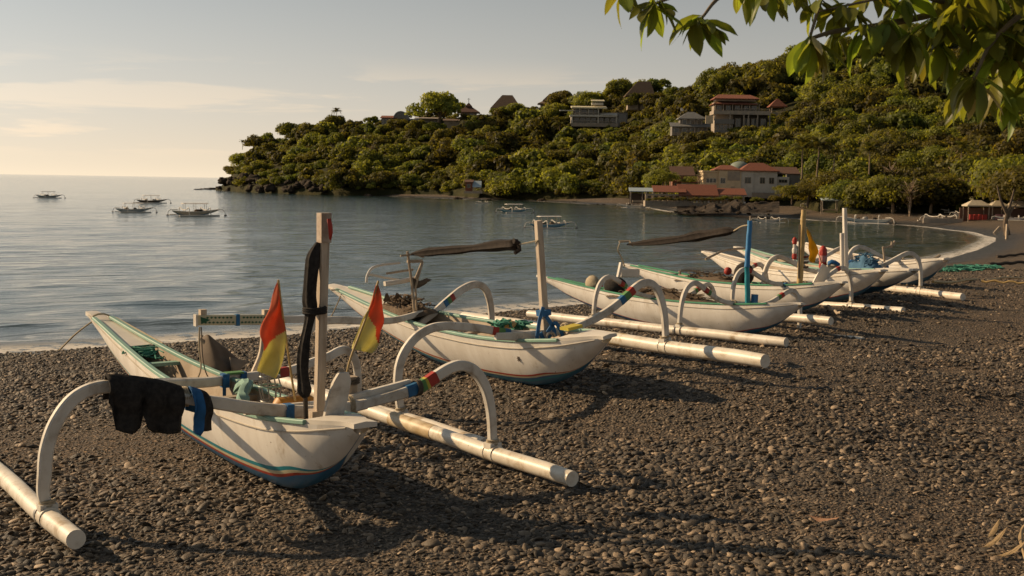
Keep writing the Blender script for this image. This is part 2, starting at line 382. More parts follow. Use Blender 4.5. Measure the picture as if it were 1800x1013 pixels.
FOOT = np.array([(378,330),(450,290),(520,272),(600,262),(700,262),(780,254),(840,236),(900,236),(1000,226),(1100,216),(1180,180),(1230,156),(1340,160),(1400,152),(1440,139),(1500,130),(1600,126),(1700,122),(1800,118),(2000,104),(2500,80)], float)
RIDGE = np.array([(378,332),(395,322),(410,302),(425,282),(445,262),(500,248),(560,230),(620,220),(680,218),(740,212),(770,208),(850,205),(900,198),(960,194),(1050,182),(1100,176),(1180,166),(1250,150),(1330,130),(1400,115),(1500,95),(1600,70),(1700,38),(1800,8),(2000,40),(2250,160),(2500,320)], float)
def foot(px): return np.interp(px, FOOT[:, 0], FOOT[:, 1])
def hill_z(px, r, smooth=False):
    R0 = foot(px); R1 = R0+np.interp(px, [378, 420, 600, 1400, 1800, 2500], [30, 70, 85, 130, 190, 200])
    t = (r-R0)/(R1-R0); tt = np.clip(t, 0, 1)
    y0 = hor(px)-(1.1-EYE)/R0*FPX; y1 = np.interp(px, RIDGE[:, 0], RIDGE[:, 1])
    z = EYE+(hor(px)-(y0+(y1-y0)*tt**.9))/FPX*r
    zr = EYE+(hor(px)-y1)/FPX*R1
    z = np.where(t > 1, zr-(r-R1)*.12, z)
    if not smooth:
        x = (px-900)/FPX*r
        nz = np.array([mnoise.fractal((a*.045, b*.045, 3.1), 1.0, 2.0, 4) for a, b in zip(np.ravel(x), np.ravel(r*np.ones_like(x)))]).reshape(np.shape(x))
        z = z+nz*1.3*np.clip(tt*4, 0, 1)*np.clip((1.15-t)*3, 0, 1)*np.clip((px-385)/60, 0, 1)
    return z
def hit(px, py):
    """where the sight line meets the hillside"""
    R0 = float(foot(px)); r = np.linspace(R0, R0+240, 240)
    zl = EYE+(hor(px)-py)/FPX*r; zt = hill_z(np.full(r.shape, float(px)), r)
    i = np.argmax(zt >= zl)
    if zt[i] < zl[i]:                     # above the ridge line: stand just behind the crest
        R1 = R0+float(np.interp(px, [378, 420, 600, 1400, 1800, 2500], [30, 70, 85, 130, 190, 200]))
        return Vector(((px-900)/FPX*(R1+4), R1+4, EYE+(hor(px)-py)/FPX*(R1+4))), R1+4
    return Vector(((px-900)/FPX*r[i], r[i], zt[i])), r[i]
def grid_obj(name, X, Y, Z, m, keep=None, wrap=False, attr=None):
    nr, nc = X.shape; V = np.stack([X, Y, Z], -1).reshape(-1, 3)
    i, j = np.meshgrid(np.arange(nr-1), np.arange(nc if wrap else nc-1), indexing='ij'); k = (j+1) % nc
    F = np.stack([i*nc+j, i*nc+k, (i+1)*nc+k, (i+1)*nc+j], -1).reshape(-1, 4)
    if keep is not None: F = F[keep.reshape(-1)[F].any(1)]
    use = np.zeros(len(V), bool); use[F] = True; idx = np.cumsum(use)-1; V = V[use]; F = idx[F]
    me = bpy.data.meshes.new(name); me.vertices.add(len(V)); me.vertices.foreach_set('co', V.ravel())
    me.loops.add(F.size); me.loops.foreach_set('vertex_index', F.ravel().astype(np.int32))
    me.polygons.add(len(F)); me.polygons.foreach_set('loop_start', np.arange(0, F.size, 4, dtype=np.int32)); me.polygons.foreach_set('use_smooth', np.ones(len(F), bool))
    me.update(calc_edges=True); me.validate()
    if attr is not None:
        a = me.attributes.new('shore', 'FLOAT', 'POINT'); a.data.foreach_set('value', attr.reshape(-1)[use].astype(np.float32))
    me.materials.append(m); return obj(name, me)
def relief(X, Y, un, D):                 # low ridges in the shingle, stronger on the open beach right of the boats
    k = sstep(X-.25*(Y-6), .8, 2.2)*(1-sstep(Y, 13, 16))
    q = X*.55+Y*.95+1.2*un; ridge = np.abs(np.sin(q*1.15))**3*.6+np.abs(np.sin(q*.47+1))**4
    return (un*(.035+.03*k)+ridge*.045*k)*np.clip(D/3, 0, 1)
# beach, all round the camera and along the bay to the foot of the hills
th = np.concatenate([np.arange(-36, 50, .16), np.arange(50, 324, 3.0)]); TH = np.radians(th)
px_th = 900+FPX*np.tan(np.radians(np.clip(th, -60, 60)))
rmax = np.where((th > -36) & (th < 50), foot(px_th)/np.maximum(np.cos(TH), .5)+4, 70.)
J = np.linspace(0, 1, 240); RR = .6*(rmax[None, :]/.6)**J[:, None]
X = RR*np.sin(TH); Y = RR*np.cos(TH); D_ = shore_d(X, Y); Z = beach_z(X, Y, D_)
un = np.array([mnoise.fractal((a*.5, b*.5, 0), 1.0, 2.0, 3) for a, b in zip(X.ravel(), Y.ravel())]).reshape(X.shape)
Z = Z+relief(X, Y, un, D_)
tag(grid_obj('beach', X, Y, Z, BEACH, keep=D_ > -14, wrap=True), kind='structure')
def ground(x, y):
    X_, Y_ = np.array([x]), np.array([y]); d_ = shore_d(X_, Y_)
    return float((beach_z(X_, Y_, d_)+relief(X_, Y_, np.array([mnoise.fractal((x*.5, y*.5, 0), 1.0, 2.0, 3)]), d_))[0])
# hill
pxs = np.concatenate([np.arange(378, 470, 3), np.arange(470, 2500, 7)]); tt = np.linspace(-.03, 1.5, 62)
R0 = foot(pxs); R1 = R0+np.interp(pxs, [378, 420, 600, 1400, 1800, 2500], [30, 70, 85, 130, 190, 200])
RR = R0[None, :]+(R1-R0)[None, :]*tt[:, None]; PX = np.broadcast_to(pxs[None, :], RR.shape)
ZH = hill_z(PX, RR); ZH[tt < 0] -= 1.5
tag(grid_obj('hill', (PX-900)/FPX*RR, RR, ZH, HILLM), kind='structure')
# sea
th = np.radians(np.concatenate([np.arange(-60, -26, .5), np.arange(-26, 26, .1), np.arange(26, 45, .5)])); r = np.concatenate([15*(520/15.)**np.linspace(0, 1, 380), [700, 1100, 2000, 5000, 14000, 40000]])
X = r[:, None]*np.sin(th); Y = r[:, None]*np.cos(th); D_ = shore_d(X, Y)
Z = np.zeros_like(X); sp_ = r[:, None]*.0094
for k in range(16):
    lam = [6.5, 4.6, 3.6, 2.9, 2.4, 2.0, 1.7, 1.45, 1.2, 1.05, .9, .8, 9, 12, .7, .6][k]; a_ = math.atan2(-.66, .75)+RNG.normal(0, .45); amp = .0062*lam**.85*(.4 if lam > 4 else 1.6)
    q = 2*math.pi/lam*(X*math.cos(a_)+Y*math.sin(a_))+RNG.random()*6
    env = .6+.4*np.sin(X*.13*RNG.random()+Y*.11*RNG.random()+RNG.random()*6)
    s_ = np.sin(q); Z += amp*env*(s_+.25*np.sin(2*q))*np.clip((lam/sp_-2.5)/3, 0, 1)
sw = np.exp(-((-D_-3.2)/1.6)**2)*.10+np.exp(-((-D_-7.5)/1.1)**2)*.05
jit = np.sin(X*.35)+np.sin(Y*.27+1)
sw = np.exp(-((-D_-3.4-.6*jit)/.7)**2)*.085+np.exp(-((-D_-8.2-.8*jit)/.9)**2)*.06+np.exp(-((-D_-1.0-.3*jit)/.35)**2)*.035
Z = Z*np.clip(-D_/4+.25, 0.15, 1)+sw
tag(grid_obj('sea', X, Y, Z, SEA, keep=D_ < 2.0, attr=-D_), kind='structure')

# ------------------------------------------------------------------ outrigger boats
TY = [-.88,-.71,-.51,-.3,.0,.4,.9,1.6,2.2,2.916,3.31,3.6,3.85,4.02]
TK = [.50,.36,.22,.12,.03,.0,.0,.03,.11,.263,.375,.49,.575,.63]
TW = [.055,.12,.17,.195,.215,.225,.225,.205,.17,.125,.10,.085,.07,.05]
TG = [.548,.535,.515,.495,.468,.45,.443,.455,.49,.56,.605,.64,.665,.68]
def stations(ys, yb, wk=1.0, n=4):
    P = [(y*(ys/-.88) if y < 0 else y*(yb/4.02), k, w_*wk, g) for y, k, w_, g in zip(TY, TK, TW, TG)]
    a = crom([(p[0], p[1], p[2]) for p in P], n); b = crom([(p[0], p[3], 0) for p in P], n)
    return [(p.x, p.y, p.z, q.y) for p, q in zip(a, b)]
def secx(w_, v): return w_*(1-(1-v)**2)**.52*(.90+.10*v)
def interp_st(S, y):
    ys_ = [s[0] for s in S]; return [float(np.interp(y, ys_, [s[i] for s in S])) for i in (1, 2, 3)]
def sub(path, a, b, n=8):
    d = [0]
    for p, q in zip(path, path[1:]): d.append(d[-1]+(q-p).length)
    T = d[-1]; o = []
    for i in range(n+1):
        s = (a+(b-a)*i/n)*T; j = max(1, min(len(d)-1, int(np.searchsorted(d, s)))); f = (s-d[j-1])/max(d[j]-d[j-1], 1e-6)
        o.append(path[j-1].lerp(path[j], f))
    return o
HALF = [(0,.48),(.33,.485),(.62,.535),(.85,.63),(1.02,.705),(1.14,.735),(1.25,.705),(1.34,.61),(1.395,.45),(1.41,.28),(1.41,.13)]
def half(side, y=0, dz=0, k=1.0, y1=None): return [(side*x*k, y if y1 is None else y+(y1-y)*x/1.41, z+dz) for x, z in HALF]
def wrap_bands(root, path, spans, h=.072, w_=.066, side=(0, 1, 0)):
    for a, b, m in spans:
        mb = MB(); mb.bar(sub(path, a, b, 4), w_, h, side); mb.build('arm_wrap', m, root)
def lash(root, c, r, m=ROPE, turns=4, ax='y', name='lashing', w_=.007, sq=1.0, pitch=.012):
    pts = []
    for i in range(turns*10+1):
        a = i/10*2*math.pi; o = (i/10-turns/2)*pitch
        if ax == 'y': pts.append((c[0]+r*math.cos(a), c[1]+o, c[2]+r*sq*math.sin(a)))
        elif ax == 'x': pts.append((c[0]+o, c[1]+r*math.cos(a), c[2]+r*sq*math.sin(a)))
        else: pts.append((c[0]+r*math.cos(a), c[1]+r*sq*math.sin(a), c[2]+o))
    return MB().tube(pts, w_, 5).build(name, m, root)
def hull(root, ys, yb, wk, bands, rail, deck_m, inside, stern_beak=True, paint=HULLW):
    S = stations(ys, yb, wk)
    vs_ = sorted({0, .02, .05, .09, .4, .5, .6, .7, .8, .9, 1.0} | {b[0] for b in bands})
    mats_ = [paint]+[b[1] for b in bands]
    mb = MB()
    for sgn in (-1, 1):
        for i in range(len(S)-1):
            pass
        rows = []
        for s in S:                           # painted bands run out to the keel line at the stern
            t_ = min(max((s[0]/ys-.18)/.62, 0), 1); k_ = 1-.998*t_*t_*(3-2*t_); vb = max([b[0] for b in bands]+[.01])
            vv = [v*k_ if v <= vb else vb*k_+(v-vb)/(1-vb)*(1-vb*k_) for v in vs_]
            rows.append([(sgn*secx(s[2], v), s[0], s[1]+(s[3]-s[1])*v) for v in vv])
        b0 = len(mb.f); mb.quadgrid(rows, flip=(sgn < 0))
        nc = len(vs_)-1
        for q in range(b0, len(mb.f)):
            v = vs_[(q-b0) % nc+1]; mi = 0
            for k, (vt, m_) in enumerate(bands):
                if v <= vt+1e-6: mi = k+1; break
            mb.m[q] = mi
    mb.build('hull', mats_, root, 35)
    y0, y1 = ys*.55, yb*.70
    # lining
    mb = MB(); inn = [s for s in S if y0 <= s[0] <= y1]
    for sgn in (-1, 1):
        rows = []
        for s in inn:
            r_ = [(sgn*max(secx(s[2], v)-.022, .01), s[0], s[1]+(s[3]-s[1])*v) for v in (1, .8, .6, .45)]
            fl = s[1]+(s[3]-s[1])*.34; r_ += [(sgn*max(secx(s[2], .34)-.03, .005), s[0], fl), (0, s[0], fl)]; rows.append(r_)
        mb.quadgrid(rows, flip=(sgn > 0))
    mb.build('hull_lining', inside, root, 35)
    # gunwales and rub rails
    for sgn in (-1, 1):
        mb = MB(); mb.bar([(sgn*(secx(s[2], 1)-.008), s[0], s[3]+.008) for s in S if ys*.62 <= s[0] <= yb*.93], .04, .026, (1, 0, 0)); mb.build('gunwale', rail, root)
        mb = MB(); mb.tube([(sgn*(secx(s[2], .86)+.002), s[0], s[1]+(s[3]-s[1])*.86) for s in S[1:-2]], .006, 6); mb.build('rub_rail', RAILW, root)
    # decks with a beak at the stern and a snout at the bow
    k, w_, g = interp_st(S, y0)
    rows = []
    for y in np.linspace(y0, ys-.05, 7):
        k, w2, g = interp_st(S, max(y, ys)); w2 = max(secx(w2, 1)-.012, .07)
        rows.append([(-w2, y, g+.022), (0, y, g+.03), (w2, y, g+.022), (w2, y, g-.004), (-w2, y, g-.004)])
    mb = MB(); b = mb.quadgrid(rows, True, flip=True); n_ = len(rows)
    mb.poly(rows[0]); mb.poly(rows[-1][::-1]); mb.build('stern_deck', deck_m, root, 30)
    rows = []
    for y in np.linspace(y1, yb+.03, 9):
        k, w2, g = interp_st(S, min(y, yb)); w2 = max(secx(w2, 1)-.012, .05); up = .0 if y < yb*.95 else .02
        rows.append([(-w2, y, g-.012+up), (0, y, g-.008+up), (w2, y, g-.012+up), (w2, y, g-.045+up), (-w2, y, g-.045+up)])
    mb = MB(); mb.quadgrid(rows, True); mb.poly(rows[0][::-1]); mb.poly(rows[-1]); mb.build('bow_deck', deck_m, root, 30)
    for y in (yb*.70, yb*.58, yb*.26, yb*.13):
        k, w2, g = interp_st(S, y); w2 = secx(w2, .9)-.02
        MB().box(-w2, w2, y-.035, y+.035, g-.055, g-.03).build('thwart', rail if y > 2 else inside, root)
    return S
def ends(root, side, y0, y1, r=.062, m=PIPE, feet=(0, 1.86), z0=.075, z1=.075):
    n = 14; ph = random.random()*6
    path = [(side*1.41+.006*math.sin(i*.9+ph), y0+(y1-y0)*i/n, z0+(z1-z0)*(i/n)**2+.004*math.sin(i*1.3+ph)) for i in range(n+1)]
    mb = MB(); mb.tube(path, lambda t: r*(.93 if t < .01 or t > .99 else 1), 18); f = mb.build('float', m, root, 30)
    for y in feet:
        for dy in (-.045, .05):
            yy = y+dy; zz = float(np.interp(yy, [y0, y1], [z0, z1])); zz = z0+(z1-z0)*max(0, (yy-y0)/(y1-y0))**2
            MB().sweep([(side*1.41, yy-.014, zz), (side*1.41, yy+.014, zz)], lambda i, t: [((r+.007)*math.cos(k*.3927), (r+.007)*math.sin(k*.3927)) for k in range(16)]).build('float_collar', GREYM if dy > 0 and side < 0 else m, root)
        lash(root, (side*1.41, y, z0+r+.02), .038, ROPE, 3, 'z')
        MB().box(side*1.41-.045, side*1.41+.045, y-.04, y+.04, z0+r-.022, z0+r+.018).build('arm_foot', ARMW, root)
def arm(root, path, h=.07, w_=.052, m=ARMW, side=(0, 1, 0), n=6, name='outrigger_arm', taper=True):
    P = crom(path, n)
    mb = MB(); mb.bar(P, w_, h, side, (lambda t: 1.0-.22*max(0, abs(t-.5)*2-.5)/.5) if taper else None); mb.build(name, m, root)
    return P
def mast_part(root, p0, p1, w0, w1, m, name='mast', square=True, n=10):
    p0, p1 = Vector(p0), Vector(p1); path = [p0.lerp(p1, i/n) for i in range(n+1)]
    mb = MB()
    if square:
        def sec(i, t):
            a = (w0+(w1-w0)*t)/2; c = a*.22; j = .015*math.sin(i*2.1)*a
            return [(a+j, -a+c), (a+j, a-c), (a-c, a), (-a+c, a), (-a+j, a-c), (-a+j, -a+c), (-a+c, -a), (a-c, -a)]
        mb.sweep(path, sec, (1, 0, 0))
    else: mb.tube([p+Vector((.004*math.sin(i*1.7), 0, 0)) for i, p in enumerate(path)], lambda t: (w0+(w1-w0)*t)/2*(1.0+.06*(abs(math.sin(t*22)) > .97)), 10)
    return mb.build(name, m, root)
def bundle(path, r, m, name, label, cat, M=None, parent=None, folds=5, seed=1, ends_=.35):
    """a furled sail: lumpy gathered cloth along a line"""
    rg = random.Random(seed); P = crom(path, 8); ph = [rg.random()*6 for _ in range(6)]
    def sec(i, t):
        rr = r*(1-(1-ends_)*max(0, (abs(t-.5)-.36)/.14))*(1+.16*math.sin(t*9+ph[0])+.10*math.sin(t*23+ph[1]))
        return [(rr*(1+.2*math.sin(k*2*math.pi/24*folds+ph[2]+t*3))*math.cos(k*2*math.pi/24), rr*(1+.2*math.sin(k*2*math.pi/24*folds+ph[3]+t*3))*math.sin(k*2*math.pi/24)) for k in range(24)]
    mb = MB(); mb.sweep(P, sec)
    o = mb.build(name, m, parent, 60)
    if M is not None: o.matrix_world = M
    return o
def cloth(pts_rows, m, name, parent=None, thick=.004, mats=None, rowmat=None):
    mb = MB(); R = [[Vector(p) for p in r] for r in pts_rows]
    b0 = len(mb.f); mb.quadgrid(R)
    if rowmat:
        nc = len(R[0])-1
        for q in range(b0, len(mb.f)): mb.m[q] = rowmat((q-b0)//nc, (q-b0) % nc)
    o = mb.build(name, mats or m, parent, 60)
    s = o.modifiers.new('thickness', 'SOLIDIFY'); s.thickness = thick; s.offset = 0
    return o
def flag_cloth(M, outline_l, outline_r, y, split, mats, label, ripple=.02, seed=0, name='flag', pole=None, group=None):
    """cloth between two pixel lines that run top to bottom, in the plane y of the boat, with a pole"""
    t_ = thing(name, label, 'flag', M=M, group=group); a = crom([lplane(M, *p, (0, y, 0), (0, 1, 0)) for p in outline_l], 6); b = crom([lplane(M, *p, (0, y, 0), (0, 1, 0)) for p in outline_r], 6)
    a = sub(a, 0, 1, 60); b = sub(b, 0, 1, 60); rows = []
    for i, (p, q) in enumerate(zip(a, b)):
        row = []
        for j in range(17):
            f = j/16; u = i/60; v = p.lerp(q, f); v.y += ripple*math.sin(f*7+u*5+seed)*(.25+u)+.3*ripple*math.sin(u*15+f*3); row.append(v)
        rows.append(row)
    cl = cloth(rows, None, 'flag_cloth', t_, .002, mats, lambda i, j: 0 if (i/60+.04*(j/2-4)*split[1]) < split[0] else 1)
    P = [lplane(M, *p, (0, y+.004, 0), (0, 1, 0)) for p in pole]
    MB().tube(crom(P, 4), .007, 7).build('flag_pole', BAMBOO, t_)
    return t_

GRP = 'outrigger boats pulled up on the beach'
def boat_thing(i, label): return thing('outrigger_boat', label, 'boat', M=pose(POSES[i]), group=GRP)
def lp(M, pts, y): return [tuple(lplane(M, *p, (0, y, 0), (0, 1, 0))) for p in pts]

# ---- first boat, nearest the camera
M1 = pose(POSES[0])
b1 = boat_thing(0, 'white outrigger boat nearest the camera with square wooden mast and black shorts on its arm')
S1 = hull(b1, -.80, 4.02, 1.0, [(.19, BLUE), (.235, RED), (.285, CREAM), (.345, TEAL)], MINT, WHITE, INSIDE)
rl = [(-1.41,0,.12),(-1.43,0,.2),(-1.423,0,.30),(-1.409,0,.43),(-1.364,0,.56),(-1.281,0,.672),(-1.178,0,.725),(-1.05,0,.73),(-.859,0,.692),(-.653,0,.632)]
P = arm(b1, rl, .068, .054)
arm(b1, [(-.72,-.03,.645),(-.515,-.03,.597),(-.249,-.03,.535),(.073,-.03,.485),(.298,-.03,.487),(.45,-.03,.497)], .074, .05, name='cross_beam')
arm(b1, [(-.30,.05,.515),(.073,.05,.50),(.298,.05,.505),(.611,.05,.55),(.80,.05,.585)], .06, .045, name='cross_beam')
rr = [(.20,0,.478),(.42,0,.492),(.611,0,.516),(.773,0,.545),(.876,0,.575),(.981,0,.628),(1.06,0,.662),(1.14,0,.676),(1.22,0,.655),(1.29,0,.60),(1.355,0,.49),(1.395,0,.33),(1.41,0,.12)]
P = arm(b1, rr, .068, .054)
wrap_bands(b1, P, [(.335, .385, BLUEP), (.385, .42, GREENP), (.42, .432, YELP), (.432, .475, REDP)], .076, .062)
fp = [(-1.0,.13,.72),(-.85,.38,.67),(-.70,.65,.615),(-.36,1.1,.525),(.03,1.4,.458),(.33,1.5,.452),(.57,1.6,.440),(.78,1.70,.440),(.96,1.78,.465),(1.142,1.84,.495),(1.25,1.86,.53),(1.314,1.863,.525),(1.385,1.863,.45),(1.41,1.863,.3),(1.41,1.863,.12)]
P = arm(b1, fp, .066, .05, side=(.35, .93, 0))
wrap_bands(b1, P, [(.635, .66, GREENP), (.66, .69, REDP)], .073, .058, side=(.2, .97, 0))
ends(b1, -1, -.50, 2.9, .052, PIPE, (0,)); ends(b1, 1, -.84, 2.9, .052, PIPE, (0, 1.863))
MB().tube([(1.41,.72+.01*i,.076) for i in range(60)], .0555, 18).build('stained_pipe_length', PIPED, b1, 30)
mast_part(b1, (.02,-.25,.28), (-.0,-.36,1.655), .050, .054, MASTW)
MB().box(-.031,.031,-.388,-.328,1.50,1.665).build('mast_head', mat('dark_mast_head', (.30,.22,.16), .8, (.50,.42,.34), 14, (.12,.08,.06), .5, .5), b1)
MB().box(-.04,.075,-.30,-.20,.44,.54).build('mast_step', MASTW, b1)
for x, y, z, m_ in ((.145,1.44,.455,BLUER), (.29,1.48,.452,BLUER), (-.06,-.03,.50,BLUER)):
    MB().box(x-.022,x+.022,y-.034,y+.034,z-.05,z+.045).build('strap', m_, b1); MB().box(x-.03,x-.008,y-.044,y-.034,z-.12,z+.02).build('strap_end', m_, b1)
MB().box(.155,.28,1.42,1.49,.492,.505).build('arm_pad', GREENP, b1)
lash(b1, (-1.0, .05, .70), .055, ROPED, 3, 'x'); lash(b1, (-.68, 0, .64), .052, ROPE, 4, 'x'); lash(b1, (.83, .0, .56), .047, ROPED, 3, 'x', sq=1.0)
lash(b1, (.35, -.0, .49), .06, ROPE, 3, 'x')
# crossbar over the fore arm with painted panel, on a post and a rope
yp = 1.66
pl, pm, pr = lp(M1, [(345, 563), (472, 562), (562, 561)], yp)
MB().bar([pl, pm], .03, .072, (0, 1, 0)).build('crossbar', CREAM, b1)
MB().bar([Vector(pm)+Vector((0, .0, 0)), pr], .026, .05, (0, 1, 0)).build('crossbar', ARMW, b1)
rg = random.Random(3)
mb = MB()
for (f0, f1) in ((.10, .50), (.60, .97)):
    for k in range(15):
        f = f0+(f1-f0)*(k+.5)/15; c = Vector(pl).lerp(Vector(pm), f); dz = (.018 if k % 2 else -.016); s_ = .012
        mb.poly([(c.x-s_, c.y-.018, c.z+dz), (c.x, c.y-.018, c.z+dz-.008), (c.x+s_, c.y-.018, c.z+dz+rg.uniform(-.003, .003)), (c.x, c.y-.018, c.z+dz+.008)])
c = Vector(pl).lerp(Vector(pm), .09); mb.poly([(c.x-.025, c.y-.018, c.z+.026), (c.x-.02, c.y-.018, c.z-.026), (c.x+.05, c.y-.018, c.z)])
o = mb.build('painted_fish_pattern', mat('dark_green_print', (.015, .10, .05), .6), b1, 0); o['kind'] = 'stuff'
a_, b_ = Vector(pl), Vector(pm)
MB().box(a_.x-.012, a_.x+.004, yp-.024, yp+.024, a_.z-.042, a_.z+.040).build('crossbar_end', WHITE, b1)
c = a_.lerp(b_, .555); MB().box(c.x-.013, c.x+.013, yp-.022, yp+.022, c.z-.041, c.z+.041).build('crossbar_band', BLUEP, b1)
for px in (356, 467):
    q = lp(M1, [(px, 556)], yp+.02)[0]; MB().box(q[0]-.022, q[0]+.022, yp-.005, yp+.04, q[2]-.03, q[2]+.048).build('crossbar_peg', MASTW, b1)
q0, q1, q2 = lp(M1, [(463, 575), (459, 620), (444, 657)], yp); arm(b1, [q0, q1, q2], .03, .035, MASTW, n=4, name='crossbar_post', taper=False)
q = lp(M1, [(351, 575), (350, 612), (353, 648), (342, 676), (330, 700)], yp-.1); MB().tube(crom(q, 5), .006, 6).build('hanging_rope', ROPE, b1)
q = lp(M1, [(354, 575), (356, 625), (362, 655), (372, 672)], yp-.15); MB().tube(crom(q, 5), .004, 6).build('hanging_rope', ROPED, b1)
# bow line
q = [tuple(lplane(M1, px, py, (0, yy, 0), (0, 1, 0))) for px, py, yy in ((172, 560, 3.9), (160, 567, 3.93), (146, 577, 4.0), (130, 590, 4.1), (115, 605, 4.2), (104, 616, 4.3))]
MB().tube(crom(q, 6), .008, 6).build('bow_rope', ROPE, b1); lash(b1, (0, 3.78, .655), .075, ROPE, 2, 'y', sq=.5)
q = lp(M1, [(240, 585), (300, 607)], 3.0); MB().tube(crom([(.10,3.7,.66),(.14,3.2,.60),(.17,2.75,.55)], 5), .009, 6).build('bow_rope', ROPE, b1)
# clutter in the cockpit, each lying in the hull
rg = random.Random(5); mb = MB()
for k in range(26):
    c = Vector((rg.uniform(-.09, .11), rg.uniform(2.55, 2.85), .475+rg.uniform(0, .03))); mb.tube(crom([c+Vector((rg.uniform(-.08, .08), rg.uniform(-.12, .12), rg.uniform(0, .04))) for _ in range(4)], 4), .006, 5)
tag(mb.build('green_net', NETG), 'green fishing net heaped in the bow of the nearest boat', 'net').matrix_world = M1
o = bundle([(-.05,.62,.42),(-.02,.75,.47),(.08,.9,.50),(.13,1.05,.48),(.14,1.25,.40)], .035, mat('pale_green_cloth', (.22,.36,.30), .9), 'green_cloth', 'x', 'cloth'); o.matrix_world = M1
tag(o, 'pale green twisted cloth over the gunwale of the nearest boat', 'cloth')
t_ = thing('orange_canister', 'orange plastic canister lying beside the mast of the nearest boat', 'canister', M=M1)
mb = MB(); mb.tube([(-.06,.16,.49),(-.04,.165,.495),(.16,.17,.50),(.20,.17,.50)], lambda t: .055 if .05 < t < .9 else .03, 12); mb.build('canister_body', ORANGE, t_)
MB().tube([(-.105,.158,.49),(-.062,.16,.49)], .025, 10).build('cap', MINT, t_)
t_ = thing('wire_basket', 'grey wire basket with a green rim standing in the nearest boat beside the mast', 'basket', M=M1)
for k in range(9):
    a = k/9*2*math.pi; MB().tube([(-.02+.055*math.cos(a), .30+.05*math.sin(a), .50), (-.03+.07*math.cos(a), .30+.06*math.sin(a), .60), (-.04+.05*math.cos(a), .30+.045*math.sin(a), .70)], .0045, 5).build('wire', GREYM, t_)
for z, r_ in ((.51, .056), (.60, .07), (.66, .062)):
    MB().tube([(-.03+r_*math.cos(k*.4488), .30+r_*.85*math.sin(k*.4488), z) for k in range(15)], .006 if z > .55 else .004, 6).build('rim', MINT if z == .60 else GREYM, t_)
t_ = thing('paddle', 'worn white wooden paddle blade leaning behind the mast of the nearest boat', 'paddle', M=M1)
pb = [tuple(lplane(M1, *p, (0, -.42, 0), (0, 1, 0))) for p in ((584, 738), (592, 705), (600, 672), (603, 655))]
mb = MB(); W_ = [.058, .062, .055, .03]
mb.quadgrid([[(p[0]-w_, p[1]-.012, p[2]), (p[0]+w_, p[1]-.012, p[2]), (p[0]+w_, p[1]+.012, p[2]), (p[0]-w_, p[1]+.012, p[2])] for p, w_ in zip(crom(pb, 4), np.interp(range(13), [0, 4, 8, 12], W_))], True); mb.f.append((0, 1, 2, 3)); mb.m.append(0); e = len(mb.v); mb.f.append((e-1, e-2, e-3, e-4)); mb.m.append(0)
mb.build('blade', mat('chipped_white_board', (.62, .58, .52), .7, (.5, .46, .4), 6, (.2, .15, .1), .5, .3), t_)
q = Vector(pb[-1]); MB().tube([q+Vector((0, .02, -.32)), q+Vector((.0, .02, .02))], .012, 8).build('shaft', WOOD, t_)
t_ = thing('tiller_post', 'short grey wooden post standing behind the white paddle blade', 'post', M=M1)
q = Vector(lplane(M1, 616, 690, (0, .1, 0), (0, 1, 0))); MB().bar([q+Vector((0, 0, -.14)), q+Vector((0, 0, .10))], .07, .075, (0, 1, 0)).build('post_block', WOOD, t_); lash(t_, (q.x, q.y, q.z+.07), .052, ROPED, 3, 'z')
# furled black sail along the mast
q = [(-.03,-.35,1.50),(-.06,-.345,1.40),(-.075,-.335,1.2),(-.065,-.33,1.11),(-.095,-.32,.95),(-.105,-.31,.8),(-.09,-.30,.68),(-.082,-.30,.63)]
o = bundle(q, .031, BLACKC, 'furled_sail', '', '', seed=2, ends_=.5); o.matrix_world = M1; tag(o, 'black furled sail tied upright along the wooden mast of the nearest boat', 'sail')
lash(o, (-.045, -.335, 1.12), .062, BLACKC, 3, 'z', 'tie', .009); MB().tube([(-.07,-.285,.44),(-.085,-.30,.66)], .014, 8).build('sprit', DARKW, o)
# red rag on the mast head
q = [lp(M1, [(575, 385), (581, 384)], -.42), lp(M1, [(577, 400), (584, 395)], -.42), lp(M1, [(578, 412), (585, 408)], -.42), lp(M1, [(579, 421), (582, 423)], -.42)]
tag(cloth(q, REDP, 'red_rag'), 'faded red rag hanging from the top of the wooden mast', 'rag').matrix_world = M1
FG = 'red and yellow flags'
flag_cloth(M1, [(488,497),(475,540),(459,572),(455,590),(459,610),(451,652)], [(490,497),(496,540),(499,575),(499,602),(496,632),(485,666)], .10, (.62, .9), [REDC, YELC], 'red and yellow flag hanging left of the black furled sail', .03, 1, pole=[(489,492),(495,540),(505,610),(514,672),(519,705)], group=FG)
flag_cloth(M1, [(660,503),(652,530),(643,552),(636,570),(629,590),(620,614)], [(664,500),(671,530),(676,562),(672,583),(668,605),(653,621)], -.06, (.60, -1.5), [REDC, YELC], 'red and yellow flag on a slanting pole right of the wooden mast', .02, 4, pole=[(665,494),(652,535),(635,580),(616,630),(607,668)], group=FG)
